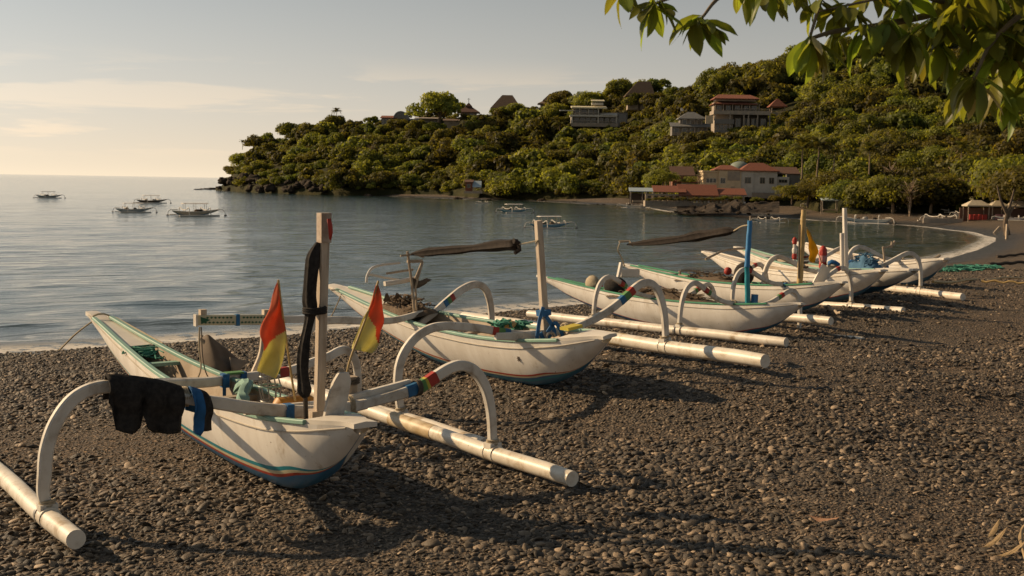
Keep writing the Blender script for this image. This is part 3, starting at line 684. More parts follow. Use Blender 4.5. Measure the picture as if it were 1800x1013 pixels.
# clothes drying on the arm
def hang(cols, bottoms, y, m, name, label, cat, top=None, seed=0, mats=None, rowmat=None):
    rows = []; n = 14
    tops = [Vector(lplane(M1, px, py, (0, y, 0), (0, 1, 0))) for px, py in cols]; bots = [Vector(lplane(M1, px, py, (0, y-.03, 0), (0, 1, 0))) for px, py in bottoms]
    for i in range(n+1):
        f = i/n; row = []
        for j, (a, b) in enumerate(zip(tops, bots)):
            v = a.lerp(b, f); v.y -= .03*math.sin(math.pi*min(f*1.6, 1))+.026*math.sin(j*1.5+seed+f*2.2)*(.25+.75*f)+.008*math.sin(j*3.7+f*5); row.append(v)
        rows.append(row)
    back = [[p+Vector((0, .085, -.03)) for p in rows[0]], [p+Vector((0, .045, .022)) for p in rows[0]]]
    rows = [[p+Vector((0, .10, -.12)) for p in rows[0]]]+back+[[p+Vector((0, .0, .004)) for p in rows[0]]]+rows[1:]
    o = cloth(rows, m, name, None, .006, mats, rowmat); o.matrix_world = M1; tag(o, label, cat); return o
cx_ = [190,196,203,214,226,238,246,252,259,268,280,292,303,313,322]; ct_ = [668,668,668,668,669,670,671,672,673,674,676,679,682,685,688]
cb_ = [708,715,757,760,762,761,752,730,752,761,763,763,762,761,759]; bx_ = [190,197,206,216,228,240,249,252,257,269,281,292,303,311,320]
hang(list(zip(cx_, ct_)), list(zip(bx_, cb_)), -.05, BLACKC, 'shorts', 'black shorts hung over the arch arm of the nearest boat', 'shorts')
hang([(336,688),(343,690),(350,692),(357,694),(364,697),(370,700)], [(344,762),(346,764),(350,766),(356,758),(366,759),(375,758)], -.07, None, 'cloth', 'blue and black cloth hung on the cross beam beside the black shorts', 'cloth', seed=2, mats=[BLUEC, BLACKC], rowmat=lambda i, j: 0 if j < 3 else 1)
# brown tarpaulin and boards lying beyond the boat
t_ = thing('tarpaulin', 'folded brown tarpaulin over a low frame beyond the nearest boat', 'tarpaulin', M=M1)
q = lambda px, py, y: Vector(lplane(M1, px, py, (0, y, 0), (0, 1, 0)))
mb = MB(); rows = []
for i in range(9):
    f = i/8; A = q(352, 596, 2.3).lerp(q(352, 650, 2.1), f); B = q(368, 590, 2.2).lerp(q(398, 660, 1.95), f); C = q(396, 612, 2.25).lerp(q(428, 640, 2.1), f)
    P_ = crom([A, A.lerp(B, .5)+Vector((0, -.03, .02)), B, B.lerp(C, .5)+Vector((0, .02, .015*math.sin(i))), C], 3); rows.append(P_)
tarp = cloth(rows, TARP, 'tarpaulin_sheet', t_, .006)
mb = MB(); rows = [[q(404, 628, 2.0), q(407, 650, 1.95)], [q(420, 632, 2.05), q(416, 655, 2.0)], [q(436, 636, 2.1), q(412, 656, 2.0)]]
cloth(rows, mat('grey_tarpaulin', (.22, .18, .14), .8), 'tarpaulin_flap', t_, .006)
MB().tube([q(352, 596, 2.25), q(400, 650, 2.05), q(410, 668, 1.95)], .014, 8).build('frame_pole', WOOD, t_); MB().tube([q(355, 590, 2.3), q(354, 640, 2.2)], .012, 8).build('frame_pole', WOOD, t_)

# ---- the other boats up the beach
def generic(i, label, ys, yb, wk, bands, rail, lf=(-.9, 2.9), rf=(-.9, 2.9), left=True, right=True, rear=True, fy=1.86, wraps=None, pipe=PIPE, feet_l=None, feet_r=None, paint=HULLW, front_l=True, front_r=True):
    M = pose(POSES[i]); t_ = boat_thing(i, label)
    hull(t_, ys, yb, wk, bands, rail, WHITE, INSIDE, paint=paint)
    for sd, on, fr in ((-1, left, front_l), (1, right, front_r)):
        if not on: continue
        fl = lf if sd < 0 else rf
        ends(t_, sd, fl[0], fl[1], .064, pipe, (0, fy) if fr else (0,))
        P = arm(t_, half(sd, 0, 0))
        if wraps: wrap_bands(t_, P, wraps)
        if fr: P = arm(t_, half(sd, fy-.1, .0, 1, fy))
        if fr and wraps: wrap_bands(t_, P, wraps)
        lash(t_, (sd*.24, 0, .485), .05, ROPE, 3, 'x')
    MB().bar([(-.45, .055, .50), (0, .055, .492), (.45, .055, .50)], .05, .06, (0, 1, 0)).build('cross_beam', ARMW, t_)
    return t_, M
RB = [(.47, .50, BLUEP), (.50, .53, GREENP), (.53, .565, REDP)]
def heap(M, name, label, cat, m_, cx, cy, cz, rx, ry, rz, n, r_, root=None):
    """a mound of gathered net with loose strands over it"""
    mb = MB(); rows = []; sd = rg.random()*50
    for i in range(13):
        row = []
        for j in range(25):
            u, v = i/6-1, j/12-1; hgt = max(0, 1-u*u)**.5*max(0, 1-v*v)**.5
            k = .65+.5*mnoise.noise((u*1.7+sd, v*2.4, 0))+.3*mnoise.noise((u*5+sd, v*8, 2))
            row.append((cx+u*rx*1.15, cy+v*ry*1.15, cz-.03+rz*1.5*hgt*k))
        rows.append(row)
    mb.quadgrid(rows)
    for _ in range(n):
        u, v = rg.uniform(-.8, .8), rg.uniform(-.8, .8); c = Vector((cx+rx*u, cy+ry*v, cz+rz*1.1*max(0, 1-u*u)*max(0, 1-v*v))); mb.tube(crom([c+Vector((rg.uniform(-rx, rx)*.4, rg.uniform(-ry, ry)*.25, rg.uniform(-.2, .45)*rz)) for _ in range(4)], 4), .007, 4)
    o = mb.build(name, m_, root, 70)
    if root is None: o.matrix_world = M; tag(o, label, cat)
    return o
# second boat
M2 = pose(POSES[1]); b2 = boat_thing(1, 'white outrigger boat with blue straps round its pale square mast')
hull(b2, -.96, 4.08, 1.15, [(.13, BLUE), (.165, TEAL), (.21, BLUE), (.245, CREAM), (.285, RED)], MINT, WHITE, INSIDE)
ends(b2, -1, -1.25, 2.6, .055, PIPE, (0, 1.9)); ends(b2, 1, -1.27, 3.6, .064, PIPE, (0,))
MB().tube([(1.41, .55+.01*i, .076) for i in range(110)], .0665, 18).build('stained_pipe_length', PIPED, b2, 30)
P = arm(b2, [(-1.41,0,.12),(-1.413,0,.2),(-1.40,0,.40),(-1.34,0,.56),(-1.22,0,.68),(-1.08,0,.737),(-.92,0,.738),(-.65,0,.672),(-.43,0,.598),(-.2,0,.525),(0,0,.49)])
wrap_bands(b2, P, [(.745, .775, REDP), (.775, .81, GREENP), (.81, .84, BLUEP)])
arm(b2, [(-.45,-.03,.56),(-.2,-.03,.51),(.1,-.03,.475),(.33,-.03,.47)], .075, .05, name='cross_beam')
P = arm(b2, [(0,0,.47),(.33,0,.458),(.60,0,.49),(.825,0,.55),(1.0,0,.625),(1.13,0,.69),(1.22,0,.713),(1.31,0,.69),(1.39,0,.60),(1.43,0,.42),(1.43,0,.25),(1.415,0,.12)])
wrap_bands(b2, P, [(.48, .51, BLUEP), (.51, .545, GREENP), (.545, .575, REDP)])
P = arm(b2, [(-1.41,1.86,.12),(-1.41,1.86,.3),(-1.385,1.86,.48),(-1.31,1.86,.60),(-1.2,1.86,.66),(-1.05,1.86,.66),(-.73,1.86,.59),(-.4,1.88,.53),(0,2.0,.52)]); wrap_bands(b2, P, [(.60, .625, BLUEP)])
q = [lplane(M2, px, py, (0, yy, 0), (0, 1, 0)) for px, py, yy in ((736, 571, 2.0), (762, 551, 2.05), (786, 530, 2.15), (812, 509, 2.3), (836, 500, 2.45), (853, 508, 2.55), (862, 535, 2.62), (865, 575, 2.66))]
P = arm(b2, q, .075, .055, side=(.2, .97, 0)); wrap_bands(b2, P, [(.22, .255, BLUEP), (.255, .29, GREENP), (.29, .33, REDP)], side=(.2, .97, 0))
mast_part(b2, (.05,-.02,.25), lplane(M2, 946, 388, (0, -.06, 0), (0, 1, 0)), .062, .056, MASTW)
mb = MB(); q = lp(M2, [(957, 552), (957, 543)], -.06); mb.box(q[0][0]-.045, q[0][0]+.045, -.10, .0, q[0][2]-.015, q[0][2]+.035); mb.build('mast_strap', BLUER, b2)
for pts in ([(955,540),(948,565),(944,598),(947,606)], [(962,585),(975,568),(984,578),(990,592)], [(960,556),(972,575),(976,592)], [(950,585),(958,600),(968,588)]):
    MB().bar(crom(lp(M2, pts, -.10), 4), .012, .035, (0, 1, 0)).build('strap', BLUER, b2)
MB().tube([lplane(M2, 968, 594, (0, -.14, 0), (0, 1, 0))+Vector((.045*math.cos(a*.5), 0, .045*math.sin(a*.5))) for a in range(13)], .012, 6).build('rope_coil', GREYM, b2)
MB().box(-.075, .075, -.56, -.44, .575, .60).build('deck_block', YELP, b2)
lash(b2, (.30, 0, .47), .05, ROPE, 3, 'x')
q = lp(M2, [(947, 430), (946, 423), (941, 428)], -.10); MB().tube(crom(q, 4), .008, 6).build('mast_cord', ROPE, b2)
best = None
for y_ in np.linspace(-.6, 1.2, 90):                  # small dark star painted on the hull side
    k_, w_, g_ = interp_st(stations(-.96, 4.08, 1.15), y_)
    for v_ in np.linspace(.4, .8, 30):
        q_ = Vector((-secx(w_, v_)-.003, y_, k_+(g_-k_)*v_)); e_ = project(M2 @ q_); e_ = (e_[0]-911)**2+(e_[1]-631)**2
        if best is None or e_ < best[0]: best = (e_, q_)
q_ = best[1]; mb = MB()
for a_ in range(4):
    a_ = a_*math.pi/4; mb.bar([q_+Vector((0, -.022*math.cos(a_), -.026*math.sin(a_))), q_+Vector((0, .022*math.cos(a_), .026*math.sin(a_)))], .004, .007, (1, 0, 0))
o_ = mb.build('painted_star', DARKW, b2); o_['kind'] = 'stuff'
# boom with furled dark sail, held by a forked post and a cord to the mast
ysail = .9
o = bundle([lplane(M2, px, py, (0, yy, 0), (0, 1, 0)) for px, py, yy in ((724, 447, 2.0), (770, 442, 1.6), (820, 438, 1.15), (870, 432, .6), (900, 430, .25), (912, 430, .15))], .042, SAILC, 'furled_sail', '', '', seed=4, ends_=.25)
o.matrix_world = M2; tag(o, 'dark furled sail on the boom of the boat with blue straps on its mast', 'sail')
q = [lplane(M2, px, py, (0, .15, 0), (0, 1, 0)) for px, py in ((903, 424), (912, 428), (913, 440), (905, 445))]
mb = MB(); mb.sweep(q, lambda i, t: [(.03*math.cos(k)*(1-.4*t), .02*math.sin(k)) for k in (0, 1.05, 2.1, 3.14, 4.2, 5.2)]); mb.build('hanging_end', SAILC, o)
MB().tube([lplane(M2, 913, 430, (0, .12, 0), (0, 1, 0)), lplane(M2, 946, 423, (0, -.08, 0), (0, 1, 0))], .006, 5).build('sheet_rope', ROPE, o)
pts = lambda a, yy: [lplane(M2, px, py, (0, yy, 0), (0, 1, 0)) for px, py in a]
for a, r_ in (([(716, 442), (724, 500), (728, 552)], .014), ([(743, 460), (730, 505), (733, 550)], .012), ([(704, 450), (728, 447), (745, 452)], .010), ([(716, 460), (742, 459)], .016), ([(742, 461), (730, 490)], .012)):
    MB().tube(pts(a, 2.0), r_, 7).build('boom_crutch', WOOD, b2)
MB().bar(pts([(676, 499), (705, 495), (732, 489)], 2.1), .05, .045, (0, 1, 0)).build('crutch_shelf', WHITE, b2)
MB().bar(pts([(648, 482), (675, 488), (700, 492)], 2.3), .04, .022, (0, 1, 0)).build('crutch_shelf', WHITE, b2)
MB().tube(crom(pts([(644, 497), (646, 484), (655, 471), (675, 465), (703, 462)], 2.3), 5), .013, 7).build('curved_rod', WHITE, b2)
MB().tube(pts([(679, 481), (705, 477), (726, 474)], 2.2), .012, 7).build('crutch_rail', WOOD, b2)
cloth([pts([(724, 488), (722, 508)], 2.0), pts([(738, 494), (735, 507)], 2.02), pts([(750, 489), (748, 500)], 2.0), pts([(760, 492), (752, 496)], 2.02)], TARP, 'rag', b2, .004)
rg = random.Random(8)
o = heap(M2, 'fishing_net', 'brown fishing net piled in the bow of the boat with blue mast straps', 'net', NETB, 0, 2.4, .53, .13, .42, .10, 40, .01)
for px, a in ((676, 0), (694, 1)):
    q = pts([(px, 530), (px+5, 514), (px+12+4*a, 530)], 2.4); mb = MB(); mb.poly(q); mb.poly([p+Vector((0, .03, .0)) for p in q][::-1]); mb.build('net_peak', NETB, o)
for k, (px, py, nm, lab, c_, m_) in enumerate(((893, 571, 'basket', 'round straw basket amidships in the boat with blue mast straps', 'basket', BAMBOO), (880, 572, 'net', 'green net bundle left of the straw basket', 'net', NETG), (917, 573, 'net', 'green net bundle right of the straw basket', 'net', NETG))):
    c = Vector(lplane(M2, px, py, (0, .62, 0), (0, 1, 0))); mb = MB()
    if k == 0: mb.ball(c, .07, 12, 7, (1.2, 1, .55))
    else:
        for _ in range(14): mb.tube(crom([c+Vector((rg.uniform(-.09, .09), rg.uniform(-.1, .1), rg.uniform(-.03, .045))) for _ in range(4)], 3), .010, 5)
    o = mb.build(nm, m_); o.matrix_world = M2; tag(o, lab, c_)
MB().tube(crom(pts([(582, 510), (600, 513), (588, 545), (580, 560)], 3.7), 5), .008, 6).build('bow_rope', ROPE, b2)
# third boat: blue mast
b3, M3 = generic(2, 'white outrigger boat with a slim blue mast and a dark sail boom over its nets', -.95, 4.3, 1.35, [(.12, BLUE), (.145, RED)], MINTD, (-1.74, 3.0), (-1.1, 2.6), fy=1.62, wraps=[(.43, .46, GREENP), (.46, .50, REDP)])
mast_part(b3, (.05, -.04, .4), lplane(M3, 1313, 470, (0, -.05, 0), (0, 1, 0)), .085, .07, TEAL, 'mast', False)
mast_part(b3, lplane(M3, 1313, 470, (0, -.05, 0), (0, 1, 0)), lplane(M3, 1318.5, 388, (0, -.05, 0), (0, 1, 0)), .08, .07, mat('blue_mast', (.03, .19, .42), .55, (.025, .15, .34), 8, (.3, .26, .2), .25, .3), 'mast', False)
MB().tube([lplane(M3, 1318.5, 390, (0, -.05, 0), (0, 1, 0)), lplane(M3, 1319, 380, (0, -.05, 0), (0, 1, 0))], .014, 6).build('mast_tip', WOOD, b3)
o = bundle([lplane(M3, px, py, (0, yy, 0), (0, 1, 0)) for px, py, yy in ((1103, 430, 2.9), (1150, 426, 2.3), (1200, 420, 1.6), (1240, 413, 1.1), (1275, 407, .6), (1296, 405, .35))], .062, SAILC, 'furled_sail', '', '', seed=9, ends_=.2)
o.matrix_world = M3; tag(o, 'dark furled sail on a boom slung from the slim blue mast', 'sail')
MB().tube(crom([lplane(M3, px, py, (0, yy, 0), (0, 1, 0)) for px, py, yy in ((1290, 406, .3), (1304, 398, .1), (1318, 396, -.05))], 3), .011, 6).build('sheet_rope', ROPE, o)
MB().tube([lplane(M3, px, py, (0, yy, 0), (0, 1, 0)) for px, py, yy in ((1088, 425, 3.0), (1106, 424, 2.9), (1112, 432, 2.8))], .018, 6).build('boom_end', WOOD, o)
p3 = lambda a, yy: [lplane(M3, px, py, (0, yy, 0), (0, 1, 0)) for px, py in a]
MB().tube(crom(p3([(1090, 426), (1086, 440), (1092, 452), (1098, 468)], 2.95), 4), .012, 6).build('hanging_rope', ROPE, o)
MB().bar(p3([(1092, 462), (1087, 486), (1082, 512)], 2.7), .06, .055, (0, 1, 0)).build('boom_crutch', WHITE, b3)
MB().bar(p3([(1090, 480), (1122, 480)], 2.75), .06, .13, (0, 1, 0)).build('crutch_shelf', WHITE, b3)
rg = random.Random(11)
heap(M3, 'fishing_net', 'brown fishing net heaped amidships beneath the blue mast boat boom', 'net', NETB, 0, 1.5, .46, .22, .9, .12, 70, .022)
o = MB().ball((.02, 2.55, .60), .17, 10, 7, (1, 1.3, .9)).build('sack', BLACKC); o.matrix_world = M3; tag(o, 'black sack beside the white crutch in the blue mast boat', 'sack')
o = MB().ball((-.05, 3.0, .62), .12, 9, 6, (.7, 1.2, 1.1)).build('sack', ROPE); o.matrix_world = M3; tag(o, 'pale net bag left of the black sack in the blue mast boat', 'bag')
for a in ((1040, 520), (1050, 512)):
    MB().tube(crom(p3([(a[0], a[1]), (a[0]+4, a[1]-14), (a[0]+9, a[1]-8)], 3.6), 3), .012, 5).build('bow_peg', mat('rust_red', (.22, .06, .03), .8) if a[0] == 1040 else REDP, b3)
MB().bar([(.10, -.1, .42), (.10, -.1, .64)], .05, .12, (0, 1, 0)).build('strap', BLUER, b3)
# fourth boat: bamboo mast with yellow flag
b4, M4 = generic(3, 'white outrigger boat with a bamboo mast and a deep yellow flag', -.95, 4.15, 1.35, [(.12, BLUE), (.145, RED)], MINTD, (-1.9, 2.8), (-1.03, 2.6), wraps=[(.55, .585, REDP)], pipe=PIPE, front_l=False)
mast_part(b4, (.0, -.1, .35), lplane(M4, 1413, 369, (0, -.1, 0), (0, 1, 0)), .10, .085, BAMBOO, 'mast', False, 20)
MB().tube(p3([(0, 0)], 0) and [lplane(M4, 1404, 490, (0, -.14, 0), (0, 1, 0)), lplane(M4, 1406, 395, (0, -.14, 0), (0, 1, 0))], .018, 6).build('black_cord', ROPED, b4)
for py in (452, 462, 470): 
    q = lplane(M4, 1413, py, (0, -.1, 0), (0, 1, 0)); lash(b4, q, .068, mat('red_brown_tie', (.18, .05, .03), .8) if py == 452 else ROPED, 2, 'z', 'mast_tie', .01)
flag_cloth(M4, [(1419,402),(1420,420),(1420,440),(1422,454),(1428,461)], [(1420,402),(1428,420),(1435,436),(1439,445),(1430,462)], -.12, (2.0, 0), [YELF, YELF], 'deep yellow flag with orange edge flying beside the bamboo mast', .03, 2, pole=[(1418,400),(1426,418),(1440,450),(1449,478)])
o = heap(M4, 'fishing_net', 'dark net heap behind the blue mast in the bamboo mast boat', 'net', NETB, 0, 1.9, .47, .2, .6, .10, 40, .022)
o = MB().ball((0, 1.1, .60), .19, 12, 8, (.8, 1, 1.05)).build('engine_cover', BLACKC); o.matrix_world = M4; tag(o, 'black rounded engine cover standing in the bamboo mast boat', 'engine')
o = MB().ball((-.02, 1.45, .64), .07, 10, 6).build('float_buoy', REDP); o.matrix_world = M4; tag(o, 'dark red buoy beside the black engine cover', 'buoy')
MB().bar([(.12, -.35, .48), (.26, -.42, .78)], .03, .22, (0, 1, 0)).build('rudder_blade', WHITE, b4)
MB().bar([lplane(M4, 1381, 505, (0, -.05, 0), (0, 1, 0)), lplane(M4, 1381, 497, (0, -.05, 0), (0, 1, 0))], .05, .06, (0, 1, 0)).build('strap', BLUEP, b4)
for a in ([(1290, 492), (1296, 478), (1306, 474)], [(1240, 456), (1275, 440), (1310, 437)], [(1196, 482), (1197, 476), (1230, 476)]):
    MB().tube(crom([lplane(M4, px, py, (0, 2.4, 0), (0, 1, 0)) for px, py in a], 3), .022, 6).build('branch_pole', WOOD, b4)
# fifth boat: white mast; sixth boat: dark blue bottom; seventh boat
b5, M5 = generic(4, 'white outrigger boat with a tall white mast and blue tarpaulin', -1.0, 4.0, 1.4, [(.13, BLUE), (.155, RED)], WHITE, (-.6, 2.8), (-1.8, 2.6), right=False, front_l=False)
mast_part(b5, lplane(M5, 1487, 490, (0, -.15, 0), (0, 1, 0)), lplane(M5, 1484.5, 366, (0, -.15, 0), (0, 1, 0)), .07, .055, WHITE, 'mast')
MB().bar([lplane(M5, 1481, 480, (0, -.2, 0), (0, 1, 0)), lplane(M5, 1480, 410, (0, -.2, 0), (0, 1, 0))], .05, .06, (0, 1, 0)).build('mast_brace', WHITE, b5)
b6, M6 = generic(5, 'white outrigger boat with a dark blue bottom and red waterline beyond the white mast boat', -1.55, 3.6, 1.4, [(.36, BLUE), (.39, RED)], MINT, (-2.2, 2.8), (-1.02, 2.6), left=False, front_r=True)
b7, M7 = generic(6, 'white outrigger boat farthest along the beach with its stern beside the green net', -.9, 4.2, 1.4, [(.12, BLUE)], WHITE, (-1.1, 2.6), (-1.0, 2.6), right=False, front_l=False)
for M_, nm, (a0, a1, a2), lab, m_ in ((M5, 'tarpaulin', (1455, 1510, 466), 'bright blue tarpaulin laid over the white mast boat', BLUEC), (M6, 'tarpaulin', (1526, 1562, 470), 'bright blue tarpaulin bundle in the dark blue bottomed boat', BLUEC)):
    rows = []
    for i in range(5):
        row = []
        for j in range(9):
            px = a0+(a1-a0)*j/8; row.append(lplane(M_, px, a2-4*math.sin(j*1.3)-6*(i in (1, 2, 3))+i*.6, (0, .7+i*.16, 0), (0, 1, 0)))
        rows.append(row)
    o = cloth(rows, m_, nm, None, .012); o.matrix_world = M_; tag(o, lab, 'tarpaulin')
o = heap(M6, 'blue_bundle', 'blue and grey net bundle in the stern of the dark blue bottomed boat', 'net', mat('blue_grey_net', (.05, .13, .22), .9, bmp=.8), 0, -.35, .52, .14, .3, .16, 40, .03)
for k, (px, py, pw, ph, M_, yy, m_, lab) in enumerate(((1396, 470, 5, 48, M5, 2.2, None, 'small pole wrapped in red and pale blue cloth'), (1446, 482, 9, 42, M5, 1.2, None, 'bundle of red and pink cloth tied to a pole'))):
    t_ = thing('cloth_pole', lab+(' left of' if k == 0 else ' right of')+' the yellow flag', 'pole', M=M_)
    a, b = lplane(M_, px, py, (0, yy, 0), (0, 1, 0)), lplane(M_, px+1, py-ph, (0, yy, 0), (0, 1, 0))
    MB().tube([a, b], .03, 8).build('pole', WHITE, t_)
    for i, (f, m2) in enumerate(((.95, REDP), (.6, WHITE), (.4, REDP)) if k == 0 else ((.9, REDP), (.65, mat('pink_cloth', (.45, .2, .18), .8)), (.35, REDP))):
        c = a.lerp(b, f); MB().ball(c, .045 if k == 0 else .07, 8, 6, (1, 1, 1.7)).build('cloth_wrap', m2, t_)
for M_, a, yy, r_, root in ((M6, [(1508, 476), (1525, 470), (1545, 455)], 1.2, .022, b6), (M6, [(1556, 480), (1554, 452), (1552, 434)], .4, .02, b6), (M6, [(1552, 436), (1566, 432), (1568, 425)], .4, .018, b6), (M6, [(1566, 436), (1573, 424)], .4, .018, b6), (M7, [(1620, 462), (1640, 456), (1652, 449)], .6, .03, b7)):
    MB().tube(crom([lplane(M_, px, py, (0, yy, 0), (0, 1, 0)) for px, py in a], 3), r_, 6).build('spare_pole', WOOD, root)

# ------------------------------------------------------------------ boats afloat and on the far beach
def small_boat(px, py, wpx, label, ang=55, paint=None, canopy=True, gear=None, grp='outrigger boats moored in the bay', land=False, canopy_m=None, arms=True, flip=False):
    Y = None
    if land:
        p = None
        for Y in np.linspace(40, 260, 700):
            q = at(px, py, Y)
            if q.z <= ground(q.x, q.y) + .02: p = q; break
        if p is None: p = onz(px, py, .3)
        loc = p; z = p.z
    else: loc = onz(px, py, 0.0); z = -.05
    Y = loc.y; m_ = Y/FPX; a = rad(ang if not flip else 180-ang)
    sc = wpx*m_/(4.9*max(abs(math.cos(a)), .5))
    t_ = thing('outrigger_boat', label, 'boat', (loc.x, loc.y, z), group=grp, rz=a-math.pi/2, sc=sc)
    for sub_ in (0,):
        S = stations(-.88*1.3, 3.9, 1.5, 2); vs_ = [0, .1, .25, .45, .7, 1]
        mb = MB()
        for sgn in (-1, 1):
            b0 = len(mb.f); mb.quadgrid([[(sgn*secx(s[2], v), s[0]-1.4, s[1]+(s[3]-s[1])*v) for v in vs_] for s in S], flip=(sgn < 0))
            for q in range(b0, len(mb.f)): mb.m[q] = 1 if (q-b0) % 5 < 2 else 0
        mb.build('hull', [paint or HULLW, BLUE], t_, 30)
        mb = MB(); mb.quadgrid([[(-secx(s[2], .9), s[0]-1.4, s[3]-.06), (secx(s[2], .9), s[0]-1.4, s[3]-.06)] for s in S]); mb.build('deck', INSIDE, t_)
        for sgn in (-1, 1): MB().tube([(sgn*secx(s[2], 1), s[0]-1.4, s[3]) for s in S], .025, 6).build('gunwale', WHITE, t_)
    if arms:
        for sd in (-1, 1):
            MB().tube([(sd*1.5, -2.3, .09), (sd*1.5, 1.8, .09)], .07, 8).build('float', PIPE, t_)
            for y in (-1.3, .9): MB().bar(crom([(sd*x*1.06, y, z_+.12) for x, z_ in HALF[::2]]+[(sd*1.5, y, .1)], 4), .07, .07, (0, 1, 0)).build('outrigger_arm', ARMW, t_)
        for sd in (-1, 1):                     # curved ends of the long spreaders, fore and aft
            MB().tube(crom([(sd*.1, sd*1.9, .62), (sd*.4, sd*2.35, .66), (sd*.6, sd*2.65, .52), (sd*.68, sd*2.75, .12)], 4), .035, 6).build('outrigger_arm', ARMW, t_)
            MB().ball((sd*.68, sd*2.75, .08), .10, 8, 6, (1, 1.6, .7)).build('float_tip', NETB, t_)
    if canopy:
        for sd in (-1, 1):
            for y in (-1.3, -.2, .9): MB().tube([(sd*.28, y, .45), (sd*.30, y, 1.25)], .02, 6).build('canopy_post', WOOD, t_)
        mb = MB(); mb.quadgrid([[(-.42, y, 1.25), (-.2, y, 1.31), (.2, y, 1.31), (.42, y, 1.25), (.42, y, 1.22), (-.42, y, 1.22)] for y in (-1.5, 0, 1.1)], True); mb.poly([(-.42, -1.5, 1.25), (-.2, -1.5, 1.31), (.2, -1.5, 1.31), (.42, -1.5, 1.25), (.42, -1.5, 1.22), (-.42, -1.5, 1.22)]); mb.poly([(-.42, 1.1, 1.25), (-.2, 1.1, 1.31), (.2, 1.1, 1.31), (.42, 1.1, 1.25), (.42, 1.1, 1.22), (-.42, 1.1, 1.22)][::-1])
        mb.build('canopy', canopy_m or WHITE, t_)
    for k in range(gear if gear is not None else 2):
        MB().ball((random.uniform(-.12, .12), random.uniform(-1.2, .9), .52), random.uniform(.14, .24), 8, 6, (1, 1.3, .9)).build('gear', [BLACKC, NETB, GREYM, TARP][k % 4], t_)
    return t_
small_boat(87, 348, 34, 'small pale blue outrigger boat moored farthest out to sea', 40, mat('pale_blue_paint', (.34, .40, .40), .5), canopy_m=GREYM)
small_boat(237, 373, 54, 'pale outrigger boat with a thin canopy moored left of the others close by', 32, mat('blue_white_paint', (.45, .50, .50), .5))
small_boat(268, 357, 44, 'dark hulled outrigger boat with a white canopy moored behind two others', 35, mat('dark_brown_paint', (.12, .09, .06), .6), gear=4)
small_boat(346, 379, 70, 'largest moored outrigger boat, cream hull with a canopy and dark gear aboard', 35, mat('cream_hull_paint', (.56, .48, .36), .5), gear=5)
small_boat(905, 374, 52, 'light blue outrigger boat moored below the headland huts', 30, mat('light_blue_paint', (.25, .42, .48), .5), gear=1)
small_boat(968, 401, 72, 'blue outrigger boat with a canopy and red gear moored beside the pale mast', 30, mat('mid_blue_paint', (.22, .38, .48), .5), gear=4)
small_boat(850, 358, 26, 'tiny pale green boat moored close under the headland shore', 20, mat('pale_green_paint', (.40, .45, .38), .5), canopy=False, gear=0)
small_boat(1113, 366, 52, 'long white outrigger boat drawn up at the water below the restaurant terrace', 12, canopy=False, gear=3, flip=True)
small_boat(1205, 375, 44, 'white outrigger boat with pale gear aboard at the foot of the dark ramp', 15, canopy=False, gear=2)
small_boat(1353, 391, 56, 'thin white outrigger hull afloat off the dark boat ramp', 14, canopy=False, gear=1)
FB = 'outrigger boats on the far beach'
small_boat(1520, 393, 84, 'white and pale blue outrigger boat with a small wheelhouse at the far water edge', 18, mat('white_blue_paint', (.50, .54, .54), .5), canopy=False, gear=3, grp=FB, flip=True)
small_boat(1655, 390, 66, 'white outrigger boat with curved arms on the dark sand before the cafe', 24, canopy=False, gear=1, grp=FB, land=True)
small_boat(1700, 381, 52, 'white outrigger boat on the sand in front of red cafe cloths', 10, canopy=False, gear=2, grp=FB, land=True)
small_boat(1585, 372, 60, 'white outrigger boat on the far beach under the shore trees', 16, canopy=False, gear=1, grp=FB, land=True)
small_boat(1440, 366, 56, 'white outrigger boat drawn up beside the cream house wall', 12, canopy=False, gear=1, grp=FB, land=True)
small_boat(1490, 371, 40, 'low white outrigger boat half hidden among the front row trunks', 14, canopy=False, gear=1, grp=FB, land=True, flip=True)
small_boat(1622, 371, 44, 'grey white outrigger boat hauled up high below the shore trees', 18, mat('grey_white_paint', (.46, .45, .42), .6), canopy=False, gear=2, grp=FB, land=True)
small_boat(1676, 374, 38, 'short white outrigger boat just left of the cafe canopies', 22, canopy=False, gear=1, grp=FB, land=True, flip=True)
small_boat(1775, 388, 50, 'white outrigger boat beyond the leaning stump on the far beach', 20, canopy=False, gear=1, grp=FB, land=True, flip=True)

# ------------------------------------------------------------------ buildings (local units are hundredths of the sight distance, scaled to metres)
PLASTER = mat('cream_plaster', (.60, .47, .30), .85, (.50, .39, .25), .15, (.25, .2, .14), .35, .1, dscale=.12)
PLASTW = mat('white_plaster', (.56, .52, .45), .85, (.47, .43, .37), .15, (.3, .26, .2), .35, .1, dscale=.12)
PLASTG = mat('grey_plaster', (.20, .185, .165), .85, (.155, .14, .125), .15, (.12, .11, .09), .35, .1, dscale=.12)
CONC = mat('stained_concrete', (.36, .29, .215), .85, (.26, .22, .18), .15, (.14, .11, .08), .4, .1, dscale=.12)
TILE = mat('red_roof_tiles', (.24, .082, .045), .85, (.17, .062, .038), .4, (.09, .05, .035), .4, .4, dscale=.2)
TILED = mat('brown_roof_tiles', (.13, .066, .042), .85, (.09, .05, .035), .4, bmp=.4)
THATCH = mat('thatch', (.15, .098, .062), .95, (.10, .066, .044), .5, bmp=.6)
SLATE = mat('grey_roof', (.20, .20, .19), .7, (.15, .15, .145), .3, bmp=.2)
GLASS = mat('dark_window_glass', (.03, .035, .035), .12, bmp=0, spec=.6)
SHADE = mat('painted_shade', (.05, .04, .03), .9, bmp=0)  # near-black colour standing in for the shade inside open storeys
